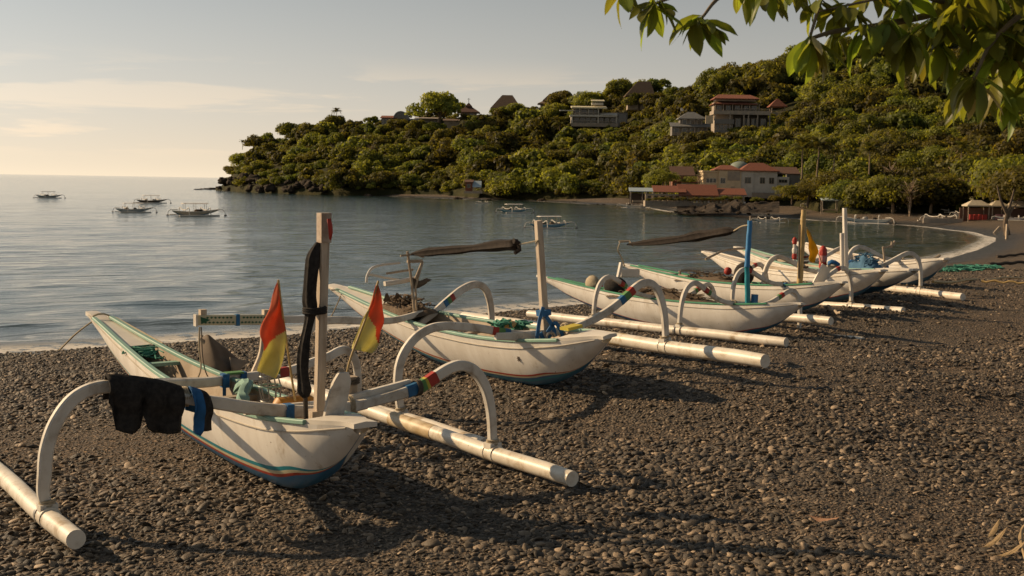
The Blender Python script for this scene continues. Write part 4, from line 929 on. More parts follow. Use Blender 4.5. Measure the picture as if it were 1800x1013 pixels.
CANV = mat('cream_canvas', (.60, .52, .38), .85, (.52, .44, .32), .3, bmp=.1, trans=.2)
BLUEW = mat('pale_blue_sheet', (.40, .48, .52), .7)
def hipbox(mb, x0, x1, y0, y1, z0, z1, rx0, rx1, ov=0, th=1.2):
    """hip roof with ridge from rx0 to rx1"""
    x0 -= ov; x1 += ov; y0 -= ov; y1 += ov; ym = (y0+y1)/2
    A = [(x0, y0, z0), (x1, y0, z0), (x1, y1, z0), (x0, y1, z0)]; r0, r1 = (rx0, ym, z1), (rx1, ym, z1)
    mb.poly([A[0], A[1], r1, r0]); mb.poly([A[1], A[2], r1]); mb.poly([A[2], A[3], r0, r1]); mb.poly([A[3], A[0], r0])
    B = [(p[0], p[1], p[2]-th) for p in A]
    for i in range(4): mb.poly([A[i], B[i], B[(i+1) % 4], A[(i+1) % 4]])
    mb.poly(B[::-1])
def slab(mb, x0, x1, y0, y1, za, zb_, th=1.2):            # mono pitch, front height za, back height zb_
    mb.quadgrid([[(x0, y0, za), (x1, y0, za)], [(x0, y1, zb_), (x1, y1, zb_)]]); mb.quadgrid([[(x0, y0, za-th), (x0, y1, zb_-th)], [(x1, y0, za-th), (x1, y1, zb_-th)]])
    mb.poly([(x0, y0, za-th), (x1, y0, za-th), (x1, y0, za), (x0, y0, za)]); mb.poly([(x0, y1, zb_-th), (x0, y1, zb_), (x1, y1, zb_), (x1, y1, zb_-th)])
    mb.poly([(x0, y0, za-th), (x0, y0, za), (x0, y1, zb_), (x0, y1, zb_-th)]); mb.poly([(x1, y0, za-th), (x1, y1, zb_-th), (x1, y1, zb_), (x1, y0, za)])
BOXES = []                                # picture boxes that nearer trees must leave free
class House:
    def __init__(s, name, label, px, py, cat='building', hill=True, yaw=0, Y=None, free=None):
        if Y: p = at(px, py, Y)
        else:
            p, Y = hit(px, py)
            if free: Y = min([Y]+[hit(x, py)[1] for x in np.linspace(free[0], free[2], 6)])-1.0; p = at(px, py, Y)
        s.m = Y/FPX; s.px, s.py, s.Y = px, py, Y
        s.t = thing(name, label, cat, p, rz=rad(yaw)-math.atan2(p.x, p.y)*.0, sc=s.m)
        if free: BOXES.append((*free, Y))
    def box(s, nm, m, *bs, parent=None):
        mb = MB()
        for b in bs: mb.box(*b)
        return mb.build(nm, m, parent or s.t, 0)
    def window(s, x0, x1, z0, z1, y=0, fr=None, n=1):
        d = .55
        f = s.box('window', fr or WOOD, (x0-d, x1+d, y-.5, y+.2, z1, z1+d), (x0-d, x1+d, y-.5, y+.2, z0-d, z0), (x0-d, x0, y-.5, y+.2, z0, z1), (x1, x1+d, y-.5, y+.2, z0, z1), *[((x0+(x1-x0)*k/n)-.2, (x0+(x1-x0)*k/n)+.2, y-.4, y+.1, z0, z1) for k in range(1, n)])
        s.box('pane', GLASS, (x0, x1, y-.15, y+.15, z0, z1), parent=f)
    def roof(s, m, *a, nm='roof', **k): mb = MB(); hipbox(mb, *a, **k); return mb.build(nm, m, s.t, 0)
    def mono(s, m, *a, nm='roof', **k): mb = MB(); slab(mb, *a, **k); return mb.build(nm, m, s.t, 0)
    def posts(s, xs, y, z0, z1, w_=1.2, m=None, nm='column'):
        for x in xs: s.box(nm, m or CONC, (x-w_/2, x+w_/2, y-w_/2, y+w_/2, z0, z1))
    def rail(s, x0, x1, y, z0, z1, m=None, n=None):
        n = n or max(3, int((x1-x0)/2.2)); s.box('railing', m or CONC, (x0, x1, y-.3, y+.3, z1-.8, z1), *[(x0+(x1-x0)*k/n-.22, x0+(x1-x0)*k/n+.22, y-.2, y+.2, z0, z1-.8) for k in range(n+1)])
# red roofed hotel on the slope
h = House('hillside_hotel', 'three storey hotel with two tiers of red roof high on the wooded slope', 1254, 238, free=(1250, 165, 1350, 216))
h.box('wall', CONC, (2, 78, 14, 40, -12, 58)); h.box('wall', CONC, (2, 34, 0, 13.8, -12, 4), (2, 34, 2.5, 13.8, 4, 26))
h.box('floor_slab', CONC, (-1, 98, -2, 41, 36.5, 43)); h.box('balcony_wall', PLASTG, (1, 35, -2, -.6, 20, 28), (1, 35, -2, -.6, 2, 9))
h.box('shade_block', SHADE, (36, 96, 10, 13.6, -4, 36)); h.box('shade_block', SHADE, (4, 76, 8, 13.6, 43.5, 54))  # solid dark blocks before the wall, shade of the balconies put in as colour
h.posts((2, 28, 52, 60, 76, 97), -.5, -10, 36.4, 1.8); h.posts((2, 16, 32, 48, 62, 78), .5, 43.2, 55, 1.4)
h.roof(TILE, 0, 72, -3, 42, 55, 59.5, 12, 60, nm='lower_roof', ov=2); h.box('wall', CONC, (4, 74, 6, 34, 60, 64)); h.roof(TILE, 2, 76, -1, 38, 64, 72, 10, 66, ov=3)
for x in (5, 12, 19, 26): h.window(x, x+5, 10, 18, 2, n=2)
for x in (6, 22, 38, 54, 67): h.window(x, x+8, 44.5, 52, 8, n=2)
for x in (40, 56, 68, 84): h.window(x, x+8, 16, 30, 10, n=2)
h.rail(36, 97, -1, 43.2, 47)
h.box('stair_wall', PLASTER, (-14, -1, 2, 4, 20, 34))
h = House('garden_pavilion', 'small open pavilion with a red pyramid roof right of the hotel', 1355, 197, free=(1350, 170, 1382, 196))
h.posts((2, 24), 1, -8, 10); h.posts((2, 24), 18, -8, 10); h.box('floor_slab', CONC, (0, 26, 0, 20, -8, -1)); h.roof(TILE, 0, 26, 0, 20, 10, 24, 12, 14, ov=2.5); h.rail(0, 26, 0, -1, 3)
# white villa
h = House('modern_villa', 'white modern villa with flat roofs and two open storeys in the middle of the slope', 1004, 216, free=(1000, 172, 1104, 214))
h.box('wall', PLASTW, (0, 3, 0, 26, -6, 12), (46, 48, 0, 26, -6, 28), (78, 80, 0, 26, -6, 16)); h.box('shade_block', SHADE, (3, 46, 14, 26, 0, 11), (48, 78, 14, 26, 0, 11), (4, 54, 12, 26, 15, 27))  # dark blocks fill the open storeys as painted shade
h.box('floor_slab', PLASTW, (-2, 80, -2, 26, 11, 14)); h.box('floor_slab', CONC, (0, 82, -1, 26, -6, 0)); h.mono(CREAM, 0, 62, -4, 28, 27, 31, th=2.2); h.mono(PLASTW, -20, 6, 4, 20, 22, 23, th=1.5)
h.mono(PLASTW, 50, 80, -3, 14, 14.5, 19, nm='lower_roof'); h.box('wall', PLASTG, (80.5, 98, 0, 26, -6, 19)); h.box('pane', GLASS, (83, 96, -.4, -.1, 0, 16))
h.box('wall', PLASTW, (36, 56, 8, 20, 32, 36)); h.mono(CREAM, 35, 58, 6, 22, 39, 42, nm='upper_roof')
for x in (6, 16, 26, 36): h.window(x, x+8, 1, 10, 13.6, PLASTW)
for x in (7, 18, 29, 40): h.window(x, x+9, 16, 26, 11.6, PLASTW)
for x in (50, 60, 70): h.window(x, x+7, 1, 10, 13.6, PLASTW)
h.rail(3, 46, -1, 14, 18); h.rail(3, 46, 0, 0, 4); h.rail(48, 78, 0, 0, 4); h.posts((14, 30), 0, 14, 27, .9, PLASTW)
# grey house with dish
h = House('grey_roofed_house', 'grey house with stepped roofs and a satellite dish left of the hotel', 1176, 232, free=(1186, 190, 1246, 228))
h.box('wall', PLASTG, (6, 68, 6, 30, -6, 12), (20, 60, 8, 30, 12, 24)); h.mono(SLATE, 2, 72, -2, 14, 10, 17, nm='lower_roof'); h.roof(SLATE, 18, 64, 4, 32, 24, 36, 34, 46, ov=2)
for x in (10, 24, 38, 52): h.window(x, x+8, -1, 7, 6, PLASTW)
for x in (24, 38, 50): h.window(x, x+7, 14, 22, 8, PLASTW)
h.rail(6, 68, -1, -5, -1); h.posts((44, 66), -1, -8, 10)
mb = MB(); mb.sweep([(20, 2, 38), (20.6, 1.2, 38.4), (21.5, 0, 39)], lambda i, t: [((.5+3*t)*math.cos(k*.5236), (.5+3*t)*math.sin(k*.5236)) for k in range(12)]); mb.build('satellite_dish', WHITE, h.t); h.box('dish_pole', GREYM, (19.7, 20.3, 2, 2.6, 28, 38))
# headland villa
h = House('headland_villa', 'grey villa with an arched roof gable on the headland ridge', 664, 222, free=(672, 190, 772, 218))
h.box('wall', PLASTG, (6, 34, 4, 26, -10, 16), (34, 40, 0, 26, -10, 22), (40, 104, 8, 26, -10, 14)); h.box('shade_block', SHADE, (42, 74, 6.5, 7.8, 0, 11)); h.box('floor_slab', CONC, (38, 108, -2, 26, -2, 0))  # dark block before the wall imitates shade under the lower roof
h.mono(TILE, 4, 34, 0, 28, 15, 20); h.mono(SLATE, 38, 74, -2, 26, 12, 15, nm='lower_roof'); h.mono(CONC, 64, 108, -2, 28, 15, 18)
mb = MB(); rows = []
for i in range(9):
    a = math.pi*i/8; rows.append([(40-13*math.cos(a)*1.0, 0, 14+13*math.sin(a)), (40-13*math.cos(a), 26, 14+13*math.sin(a)), (40-11.6*math.cos(a), 26, 14+11.4*math.sin(a)), (40-11.6*math.cos(a), 0, 14+11.4*math.sin(a))])
mb.quadgrid(rows, True); mb.build('arched_roof', SLATE, h.t); mb = MB(); mb.poly([(40-11.5*math.cos(math.pi*i/10), 1.5, 14+11.3*math.sin(math.pi*i/10)) for i in range(11)][::-1]); mb.build('pane', GLASS, h.t, 0)
for x in (9, 18, 26): h.window(x, x+6, 3, 12, 4, PLASTW)
for x in (44, 55, 66, 80, 92): h.window(x, x+7, 2, 10, 7.4 if x < 70 else 8, PLASTW)
h.rail(40, 106, -1, 0, 4)
# roofs on the ridge
h = House('round_pavilion', 'dark pagoda roofed pavilion with a finial on the ridge beside the big round tree', 803, 205, free=(800, 176, 845, 200))
h.box('wall', CONC, (6, 34, 4, 26, -8, 8)); h.roof(TILED, 4, 36, 2, 28, 8, 19, 16, 24, ov=4); h.roof(TILED, 15, 25, 11, 19, 19, 25, 19.5, 20.5, nm='upper_roof', ov=1); h.box('finial', DARKW, (19.6, 20.4, 14.6, 15.4, 25, 33), (17.5, 22.5, 14.8, 15.2, 31, 31.6)); h.window(10, 17, 0, 6, 4); h.window(22, 29, 0, 6, 4)
h = House('low_roofed_hut', 'low tan roofed hut below the pagoda pavilion on the headland', 778, 222, free=(776, 205, 808, 216)); h.box('wall', CONC, (2, 28, 3, 20, -6, 10)); h.mono(THATCH, 0, 30, 0, 22, 10, 14)
h = House('thatched_hall', 'hall with a broad hipped thatch roof on the ridge left of the white villa', 862, 196, free=(862, 165, 915, 182))
h.box('wall', CONC, (8, 46, 6, 34, -10, 8)); h.roof(THATCH, 4, 50, 2, 38, 6, 30, 20, 38, ov=4); h.window(14, 22, -4, 4, 6); h.window(30, 38, -4, 4, 6)
h = House('thatched_house', 'thatched house with an upswept roof peak half hidden behind ridge trees', 946, 190, free=(950, 164, 976, 176)); h.box('wall', CONC, (4, 34, 4, 24, -10, 8)); h.roof(THATCH, 2, 36, 0, 26, 8, 13, 8, 30, nm='lower_roof', ov=3); h.roof(THATCH, 10, 32, 4, 22, 14, 26, 20, 30, ov=2)
h = House('steep_roofed_house', 'house with a steep brown thatch roof topped by a tree on the skyline', 1098, 182, free=(1100, 142, 1146, 164)); h.box('wall', CONC, (6, 46, 6, 32, -10, 12)); h.roof(THATCH, 4, 50, 2, 36, 14, 40, 24, 46, ov=3); h.window(14, 22, 0, 8, 6); h.window(30, 38, 0, 8, 6)
# shore cluster
h = House('shore_house', 'cream and white shore house under hipped red roofs above the restaurant', 1236, 333, Y=158, free=(1234, 288, 1404, 318))
h.box('wall', PLASTER, (0, 27, 4, 40, -12, 30), (27, 66, 0, 40, -12, 34)); h.box('wall', PLASTW, (66.3, 88, 2, 40, -12, 34), (88.3, 130, 4, 40, -8, 34), (130.3, 152, 8, 40, -4, 24))
h.box('roof_parapet', PLASTER, (-1.5, 28.5, 2, 40, 30.2, 33)); h.roof(TILE, 20, 64, 0, 40, 35, 43, 34, 52, ov=1.5); h.roof(TILE, 66, 130, 0, 40, 34, 48, 84, 108, ov=2.5); h.mono(TILED, 122, 172, 8, 44, 30, 42); h.box('plinth', CONC, (86, 152, -2, 40, -14, -4.2))
for x in (6, 12, 18): h.window(x, x+4.6, 12, 19, 4, PLASTW)
h.window(30, 38, 11, 20, 0, PLASTW, 2); h.window(73, 83, 12, 22, 2, WOOD, 2); h.window(100, 108, 12, 22, 4, WOOD, 2); h.window(116, 124, 12, 22, 4, WOOD, 2); h.window(134, 148, 14, 19, 8, WOOD, 3)
h.box('shutter_panel', CONC, (42, 64, -.5, -.1, 16, 32)); h.box('door', WOOD, (48, 55, -.5, -.1, -10, 6)); h.box('wall', PLASTG, (153, 172, 12, 40, -10, 30)); h.box('shade_block', SHADE, (132, 170, 10, 11.8, -8, 6))  # the dark block paints in the shade at ground level
mb = MB(); mb.ball((72, 50, 36), 20, 14, 8, (1, 1, .75)); mb.build('dome_roof', mat('pale_green_dome', (.20, .24, .20), .7), h.t)
h = House('brown_roofed_house', 'house with a large dark brown roof and brick front left of the cream shore house', 1172, 330, Y=170, free=(1180, 292, 1236, 318))
h.box('wall', mat('brick_front', (.22, .09, .05), .85, (.16, .07, .04), .3), (10, 64, 4, 40, -8, 20)); h.mono(TILED, 8, 50, 2, 36, 22, 38); h.mono(TILE, 4, 34, -4, 8, 12, 18, nm='lower_roof'); h.roof(mat('orange_tiles', (.20, .075, .04), .8), 26, 62, -6, 4, 10, 20, 36, 52, nm='porch_roof', ov=1)
for x in (14, 24): h.window(x, x+6, 0, 8, 4)
h.posts((6, 32), -3, -8, 12); h.box('wall', CONC, (26, 64, -5, 3, -8, 9.5)); h.window(32, 40, 0, 7, -5); h.window(46, 56, 0, 7, -5)
h = House('restaurant_terrace', 'long open restaurant terrace under sloping red roofs beside the dark ramp', 1134, 357, Y=152, free=(1134, 324, 1312, 356))
h.box('terrace_wall', CONC, (0, 84, 0, 30, -6, 4), (84.3, 182, 0, 30, -6, 2)); h.mono(TILE, 14, 72, -2, 26, 20, 31); h.mono(TILE, 58, 128, -5, 26, 15, 34); h.mono(TILE, 116, 178, -1, 26, 17, 28)
h.box('wall', PLASTER, (2, 120, 20, 22, 4, 16), (120.3, 178, 20, 22, 2, 14)); h.posts((2, 14, 26, 38, 50, 62, 74, 84), 1, 4, 18.5, 1.4); h.posts((96, 108, 118, 130, 144, 158, 172), 1, 2, 16, 1.4); h.rail(1, 83, .5, 4, 9); h.box('beam', CONC, (0, 90, .2, 1.6, 13.4, 16))
for x in (6, 18, 30, 44, 56, 68, 92, 104): h.window(x, x+6, 6, 12.5, 19.8)
h.mono(CANV, 100, 132, -6, 2, 10, 12, nm='awning'); h.mono(CANV, 138, 160, -5, 3, 9, 11, nm='awning')
for k, x in enumerate(range(88, 176, 7)): h.box('table', [WHITE, WOOD, CANV][k % 3], (x, x+3.5, -4.5, -2, 2.2, 5))
for k, x in enumerate(range(4, 82, 9)): h.box('table', [WOOD, CANV][k % 2], (x, x+3.5, 4, 8, 4.1, 7))
h.box('deck', CONC, (84, 182, -8, -.3, -6, 2.1))
h = House('open_shed', 'dark open shed with a pale sheet roof left of the restaurant', 1106, 352, Y=176, free=(1106, 328, 1150, 350)); h.mono(BLUEW, 0, 46, 0, 16, 16, 22); h.posts((3, 23, 43), 1, -6, 16); h.posts((3, 43), 15, -6, 20); h.box('wall', DARKW, (2, 44, 15, 16, -6, 12)); h.box('bench', WOOD, (6, 40, 4, 8, -4, 0))
h = House('beach_hut', 'tiny red hut with a pale blue sheet on the rocks under the headland', 818, 332, Y=236, free=(818, 314, 848, 330)); h.box('wall', mat('red_brown_boards', (.20, .07, .04), .85), (0, 12, 2, 14, -6, 12)); h.mono(TILED, -2, 14, 0, 16, 12, 16); h.mono(BLUEW, 12.5, 28, -2, 10, 4, 14, nm='sheet'); h.posts((14, 27), -1, -6, 4); h.box('floor_slab', CONC, (-2, 30, -3, 15, -8, -4)); h.window(3, 8, 2, 8, 2)
h = House('beach_shelter', 'low shelter with a patched sheet roof under trees near the white masts', 1440, 372, Y=136, free=(1446, 346, 1476, 368)); h.mono(BLUEW, 4, 34, 0, 12, 20, 24); h.posts((6, 32), 1, -4, 20); h.posts((6, 32), 11, -4, 22); h.box('bench', WOOD, (8, 30, 4, 8, 2, 4))
h = House('beach_cafe', 'beach cafe with cream canopies and red cloths under the shore trees', 1696, 388, Y=112, free=(1696, 352, 1800, 386))
for a, b in ((4, 44), (46, 76), (78, 118)): h.roof(CANV, a, b, 0, 26, 27, 36, a+12, b-12, nm='canopy', ov=1, th=2)
h.posts((6, 42, 48, 74, 80, 116), 1, -4, 27, 1.1, WOOD); h.posts((6, 42, 74, 116), 25, -4, 27, 1.1, WOOD); h.box('back_wall', mat('cafe_back_wall', (.16, .09, .06), .9), (0, 120, 26.5, 28, -4, 22)); h.box('counter', WHITE, (50, 74, 6, 10, -2, 8))
for x in (8, 16, 24, 32): h.box('table_cloth', REDP, (x, x+6, -2, 3, 2, 11))
for x in (54, 64): h.box('table_cloth', mat('pink_table_cloth', (.5, .22, .2), .8), (x, x+7, -3, 2, 1, 12))
for x in (82, 94, 106): h.box('table', WHITE, (x, x+7, -1, 4, 5, 7), (x+1, x+2, 0, 1, -4, 5), (x+5, x+6, 2, 3, -4, 5))
h.box('low_wall', CONC, (-70, 0, 8, 11, -6, 3))
# dark boat ramp and sea wall below the restaurant
mb = MB(); rows = []; NF = 60
for i in range(NF+1):
    f = i/NF; px = 1190+f*180; row = []
    for k in range(11):
        g_ = k/10; py = (376-2*f)*(1-g_)+(362-8*f+3*math.sin(f*9)*(1-f))*g_; Y = (138-10*f)*(1-g_)+(153-12*f)*g_
        p = at(px, py, Y); e = min(g_*4, 1)*math.sin(math.pi*min(max(f, .02), .98))
        n_ = mnoise.fractal((px*.05, g_*2.2, 1.0), 1.0, 2.0, 5); p += Vector((0, -.9*n_*e, .75*n_*e)); row.append(p)
    rows.append(row)
mb.quadgrid(rows); tag(mb.build('boat_ramp', ROCK, None, 30), kind='structure')
# ------------------------------------------------------------------ rocks along the headland
def rockmesh(seed, n=3):
    rg = random.Random(seed); mb = MB(); N_, M_ = 20, 14; rows = []
    for i in range(M_+1):
        a = math.pi*i/M_; row = []
        for j in range(N_):
            b = 2*math.pi*j/N_; v = Vector((max(math.sin(a), .03)*math.cos(b), max(math.sin(a), .03)*math.sin(b), -math.cos(a)))
            k = 1+.5*mnoise.noise(v*1.3+Vector((seed*3.1, 0, 0)))+.38*abs(mnoise.noise(v*2.6+Vector((0, seed*2.7, 0))))+.16*mnoise.noise(v*6+Vector((0, seed*1.7, 3)))-.1; row.append((v.x*k, v.y*k*.9, v.z*k*.75))
        rows.append(row)
    mb.quadgrid(rows, True); return mb.mesh('rock', ROCK, 50)
RM = [rockmesh(i) for i in range(7)]
GR = 'dark rocks along the headland shore'
def rock(px, py, wpx, Y=None, lab=None, sq=1.0, grp=GR, m=None):
    if Y is None:
        q = onz(px, py, 0.0); Y = q.y; p = q
    else: p = at(px, py, Y)
    o = obj('rock', m or random.choice(RM)); s_ = wpx/2*Y/FPX
    o.location = p; o.scale = (s_, s_*1.1, s_*sq*random.uniform(.7, 1)); o.rotation_euler = (0, 0, random.random()*6)
    tag(o, lab or 'dark rock at the water edge among many under the headland', 'rock', grp); return o
for k in range(44):
    px = 388+k*4.6+random.uniform(-3, 3); Yc = float(foot(px))+3; top = np.interp(px, [388, 400, 420, 450, 490, 540, 600], [324, 306, 304, 312, 318, 322, 330]); py = random.uniform(top, 334)
    rock(px, py, random.uniform(9, 24), Yc+random.uniform(-5, 2)+(334-py)*.25, 'dark cliff boulder at the seaward foot of the headland', 1.0, 'cliff boulders of the headland')
for px, w_ in ((346, 9), (356, 12), (366, 16), (376, 20)): rock(px, 333.5, w_, None, 'low rock in the water off the tip of the headland', .55, 'rocks in the sea off the headland')
for k in range(78):
    px = 390+k*(1140-390)/78+random.uniform(-5, 5); ys_ = np.interp(px, [p[0] for p in SHORE_PX[::-1] if p[0] < 1150 and p[1] < 370], [p[1] for p in SHORE_PX[::-1] if p[0] < 1150 and p[1] < 370])
    rock(px, ys_-random.uniform(-.5, 5), random.uniform(7, 20), None, None, .7)
for px, py, w_ in ((752, 340, 34), (800, 341, 40), (850, 345, 46), (872, 338, 40), (905, 341, 34), (945, 348, 26), (965, 347, 26), (1010, 352, 22)): rock(px, py+3, w_, None, 'large dark outcrop on the shore below the beach hut', .9, 'outcrops on the headland shore')

for k in range(18):
    px = random.uniform(1186, 1390); rock(px, 374+random.uniform(-4, 3)-max(0, (px-1300)*.0), random.uniform(4, 10), 139-(px-1186)*.055+random.uniform(-1, 2), 'dark rock among many on the ramp below the restaurant', .7, 'rocks on the restaurant ramp')
# ------------------------------------------------------------------ trees
def crown_mesh(seed, name, nclump=16, nleaf=170, leaf=.085, flat=.62, m=LEAF, spread=1.0, low=-.15):
    rg = np.random.default_rng(seed); C_ = []; 
    for k in range(nclump):
        a = rg.random()*2*math.pi; u = rg.random()**.6; z = rg.uniform(low, 1.0)
        rr = math.sqrt(max(0, 1-z*z*.9))*u*.72*spread; C_.append((rr*math.cos(a), rr*math.sin(a), z*.55*flat+.35, rg.uniform(.24, .40)))
    V = []; 
    for (cx, cy, cz, cr_) in C_:
        d = rg.normal(size=(nleaf, 3)); d /= np.linalg.norm(d, axis=1)[:, None]; d[:, 2] = np.where(d[:, 2] < -.35, -d[:, 2], d[:, 2])
        p = np.array([cx, cy, cz])+d*cr_*rg.uniform(.62, 1.06, (nleaf, 1))*np.array([1, 1, .8])
        nn = d+rg.normal(size=d.shape)*.38; nn /= np.linalg.norm(nn, axis=1)[:, None]
        t1 = np.cross(nn, rg.normal(size=d.shape)); t1 /= np.linalg.norm(t1, axis=1)[:, None]; t2 = np.cross(nn, t1)
        s_ = leaf*rg.uniform(.6, 1.25, (nleaf, 1))
        V.append(np.stack([p-t1*s_, p-t2*s_*.55, p+t1*s_, p+t2*s_*.55], 1))
    V = np.concatenate(V).reshape(-1, 3); n = len(V)//4
    me = bpy.data.meshes.new(name); me.vertices.add(len(V)); me.vertices.foreach_set('co', V.ravel()); me.loops.add(n*4); me.loops.foreach_set('vertex_index', np.arange(n*4, dtype=np.int32)); me.polygons.add(n); me.polygons.foreach_set('loop_start', np.arange(0, n*4, 4, dtype=np.int32))
    me.update(calc_edges=True); me.materials.append(m); return me
def trunk_mesh(seed, h_=.55, r=.05, limbs=5, spread=.45, m=BARK, lean=.06):
    rg = random.Random(seed); mb = MB(); k = Vector((rg.uniform(-lean, lean), rg.uniform(-lean, lean), h_*.55))
    mb.tube(crom([(0, 0, -.35), (k.x*.3, k.y*.3, h_*.25), k], 4), lambda t: r*(1.25-.55*t), 7)
    for i in range(limbs):
        a = i/limbs*6.283+rg.uniform(-.4, .4); q = Vector((spread*math.cos(a)*rg.uniform(.6, 1.1), spread*math.sin(a)*rg.uniform(.6, 1.1), h_*rg.uniform(1.0, 1.5)))
        mb.tube(crom([k-Vector((0, 0, .05)), k.lerp(q, .5)+Vector((rg.uniform(-.06, .06), rg.uniform(-.06, .06), rg.uniform(-.02, .06))), q], 4), lambda t: r*.55*(1-.8*t)+.004, 5)
    return mb.mesh('trunk', m)
CROWNS = [crown_mesh(i, 'crown', nclump=[16, 13, 20, 15, 18, 12, 22, 14][i], nleaf=340, flat=[.6, .8, .55, .95, .7, .5, .65, 1.1][i], leaf=[.05, .054, .046, .052, .046, .054, .05, .052][i]) for i in range(8)]
SHOREC = [crown_mesh(20+i, 'crown', nclump=30, nleaf=260, leaf=.040, flat=.5, m=LEAF2, spread=1.2, low=.0) for i in range(4)]
TRUNKS = [trunk_mesh(i) for i in range(4)]; STRUNKS = [trunk_mesh(30+i, .55, .035, 7, .62, mat('pale_bark', (.30, .22, .14), .9, (.2, .14, .09), 3, bmp=.4), .12) for i in range(3)]
NTREE = 0
def tree(p, size, label, group, crown=None, trunk=None, hk=1.0, name='tree', cat='tree'):
    global NTREE; NTREE += 1
    t_ = thing(name, label, cat, p, group=group, rz=random.random()*6.28); t_.scale = (size, size, size*hk)
    obj('crown', crown or random.choice(CROWNS), t_); obj('trunk', trunk or random.choice(TRUNKS), t_); return t_
def blocked(px, py, hw, hh, Y):
    for x0, y0, x1, y1, Yb in BOXES:
        if px+hw > x0 and px-hw < x1 and py > y0 and py-hh < y1+1 and Y < Yb+8: return True
    return False
sky_x = RIDGE[:, 0]; sky_y = RIDGE[:, 1]
# rows of trees over the slope, poisson spaced in the view of the bay
pts_ = []
rg = np.random.default_rng(12)
for _ in range(60000):
    px = rg.uniform(398, 1840); y1 = np.interp(px, sky_x, sky_y); y0 = min(hor(px)-(1.3-EYE)/foot(px)*FPX, 372)-2
    if px > 1420: y0 = min(y0, 330)
    py = rg.uniform(y1-1, y0+2)
    d_ = 23 if px < 1400 else 27
    if all((px-a)**2+((py-b)*1.5)**2 > d_*d_ for a, b in pts_): pts_.append((px, py))
pts_.sort(key=lambda q: q[1]); WOOD_PTS = []
nb = 0
zone = lambda px: ('leafy green tree in the dense wood on the seaward half of the headland', 'trees on the headland wood') if px < 860 else (('leafy green tree in the dense wood below the hillside houses', 'trees on the middle slope') if px < 1250 else ('leafy green tree in the dense wood on the high slope behind the shore trees', 'trees on the high slope'))
random.shuffle(pts_)
for px, py in pts_:
    p, Y = hit(px, py); size = random.choice([random.uniform(2.6, 3.8), random.uniform(3.8, 5.4), random.uniform(5.2, 7.0)])*(1.0 if px > 520 else .75)*(1.15 if px > 1250 else 1)
    k = FPX/Y
    if size*k > 58: size = 58/k
    for _ in range(7):
        if not blocked(px, py, size*k*.75, size*k*.8, Y): break
        size *= .75
    else: continue
    if size*k < 10: WOOD_PTS.append((p, size)); continue
    if NTREE >= 236: WOOD_PTS.append((p, size)); continue
    lab, g_ = zone(px); tree(p-Vector((0, 0, .3*size)), size, lab, g_, hk=random.uniform(.8, 1.15))
# trees that stand out
def ptree(px, py, hpx, label, crown=None, trunk=None, wk=1.0, Y=None, group=None, hk=1.0, name='tree'):
    if Y is None: p, Y = hit(px, py)
    else: p = at(px, py, Y)
    s_ = hpx*Y/FPX
    return tree(p, s_, label, group, crown, trunk, hk, name)
ptree(771, 222, 58, 'big round dark tree standing up from the ridge beside the pagoda pavilion', CROWNS[3], hk=1.0, Y=322)
ptree(512, 250, 34, 'small open crowned tree on the seaward skyline of the headland', CROWNS[1], hk=1.0)
ptree(548, 246, 32, 'pale bushy tree just behind the open crowned skyline tree', CROWNS[5])
ptree(455, 268, 34, 'wind bent tree at the top of the headland cliff', CROWNS[5])
ptree(424, 292, 24, 'lone sparse tree leaning out over the tip of the headland', CROWNS[1])
ptree(735, 212, 26, 'low flat topped tree on the ridge left of the big round tree', CROWNS[5], hk=.6)
ptree(1250, 178, 46, 'tall round tree on the skyline above the hotel', CROWNS[4], hk=1.1)
ptree(1082, 192, 44, 'upright tree beside the steep thatch roof on the skyline', CROWNS[3], hk=1.1)
ptree(1132, 176, 36, 'tree growing up behind the steep thatch roof', CROWNS[0], Y=330)
ptree(1025, 200, 40, 'round tree on the skyline behind the white villa', CROWNS[6])
ptree(985, 200, 40, 'spreading tree on the skyline left of the white villa', CROWNS[4])
ptree(1345, 156, 48, 'tall tree on the skyline seen below the hanging leaves', CROWNS[2], hk=1.15)
ptree(1165, 330, 36, 'bright green tree before the brown roofed house', SHOREC[0], Y=160)
ptree(1110, 300, 54, 'dark wide tree on the slope right of the white villa', CROWNS[6], Y=None)
ptree(1372, 340, 16, 'yellow green bush against the cream shore house', SHOREC[1], Y=154, name='bush')
ptree(1215, 326, 18, 'bush between the brown roofed house and the restaurant roofs', SHOREC[2], Y=160, name='bush')
for px, py, s_, cr_ in ((1100, 192, 30, 0), (1122, 196, 34, 4), (1146, 192, 30, 6), (700, 232, 24, 1), (735, 236, 26, 4), (765, 238, 26, 2), (880, 208, 24, 5), (908, 206, 26, 6)):
    p_, Y_ = hit(px, py); ptree(px, py, s_, 'leafy bush in front of a ridge house wall on the slope', CROWNS[cr_], Y=Y_-2, group='bushes before the ridge houses', name='bush')
for k in range(16):
    px = 1140+k*10.5+random.uniform(-3, 3); ptree(px, 354+random.uniform(-1, 2), random.uniform(6, 11), 'small green bush along the restaurant terrace edge', SHOREC[k % 4], Y=150.5, group='bushes along the restaurant terrace', name='bush')
for px, py, s_, cr_ in ((1392, 352, 30, 1), (1420, 354, 34, 2), (1360, 356, 14, 3), (1330, 357, 12, 0)):
    ptree(px, py, s_, 'bush on the bank at the foot of the shore house walls', SHOREC[cr_], Y=142, group='bushes below the shore house', name='bush')
for px, py, s_, cr_ in ((1296, 246, 24, 1), (1318, 248, 28, 4), (1342, 246, 26, 6), (1268, 250, 20, 2)):
    p_, Y_ = hit(px, py); ptree(px, py, s_, 'bush hiding the foot of the hotel', CROWNS[cr_], Y=Y_-1.5, group='bushes at the foot of the hotel', name='bush')
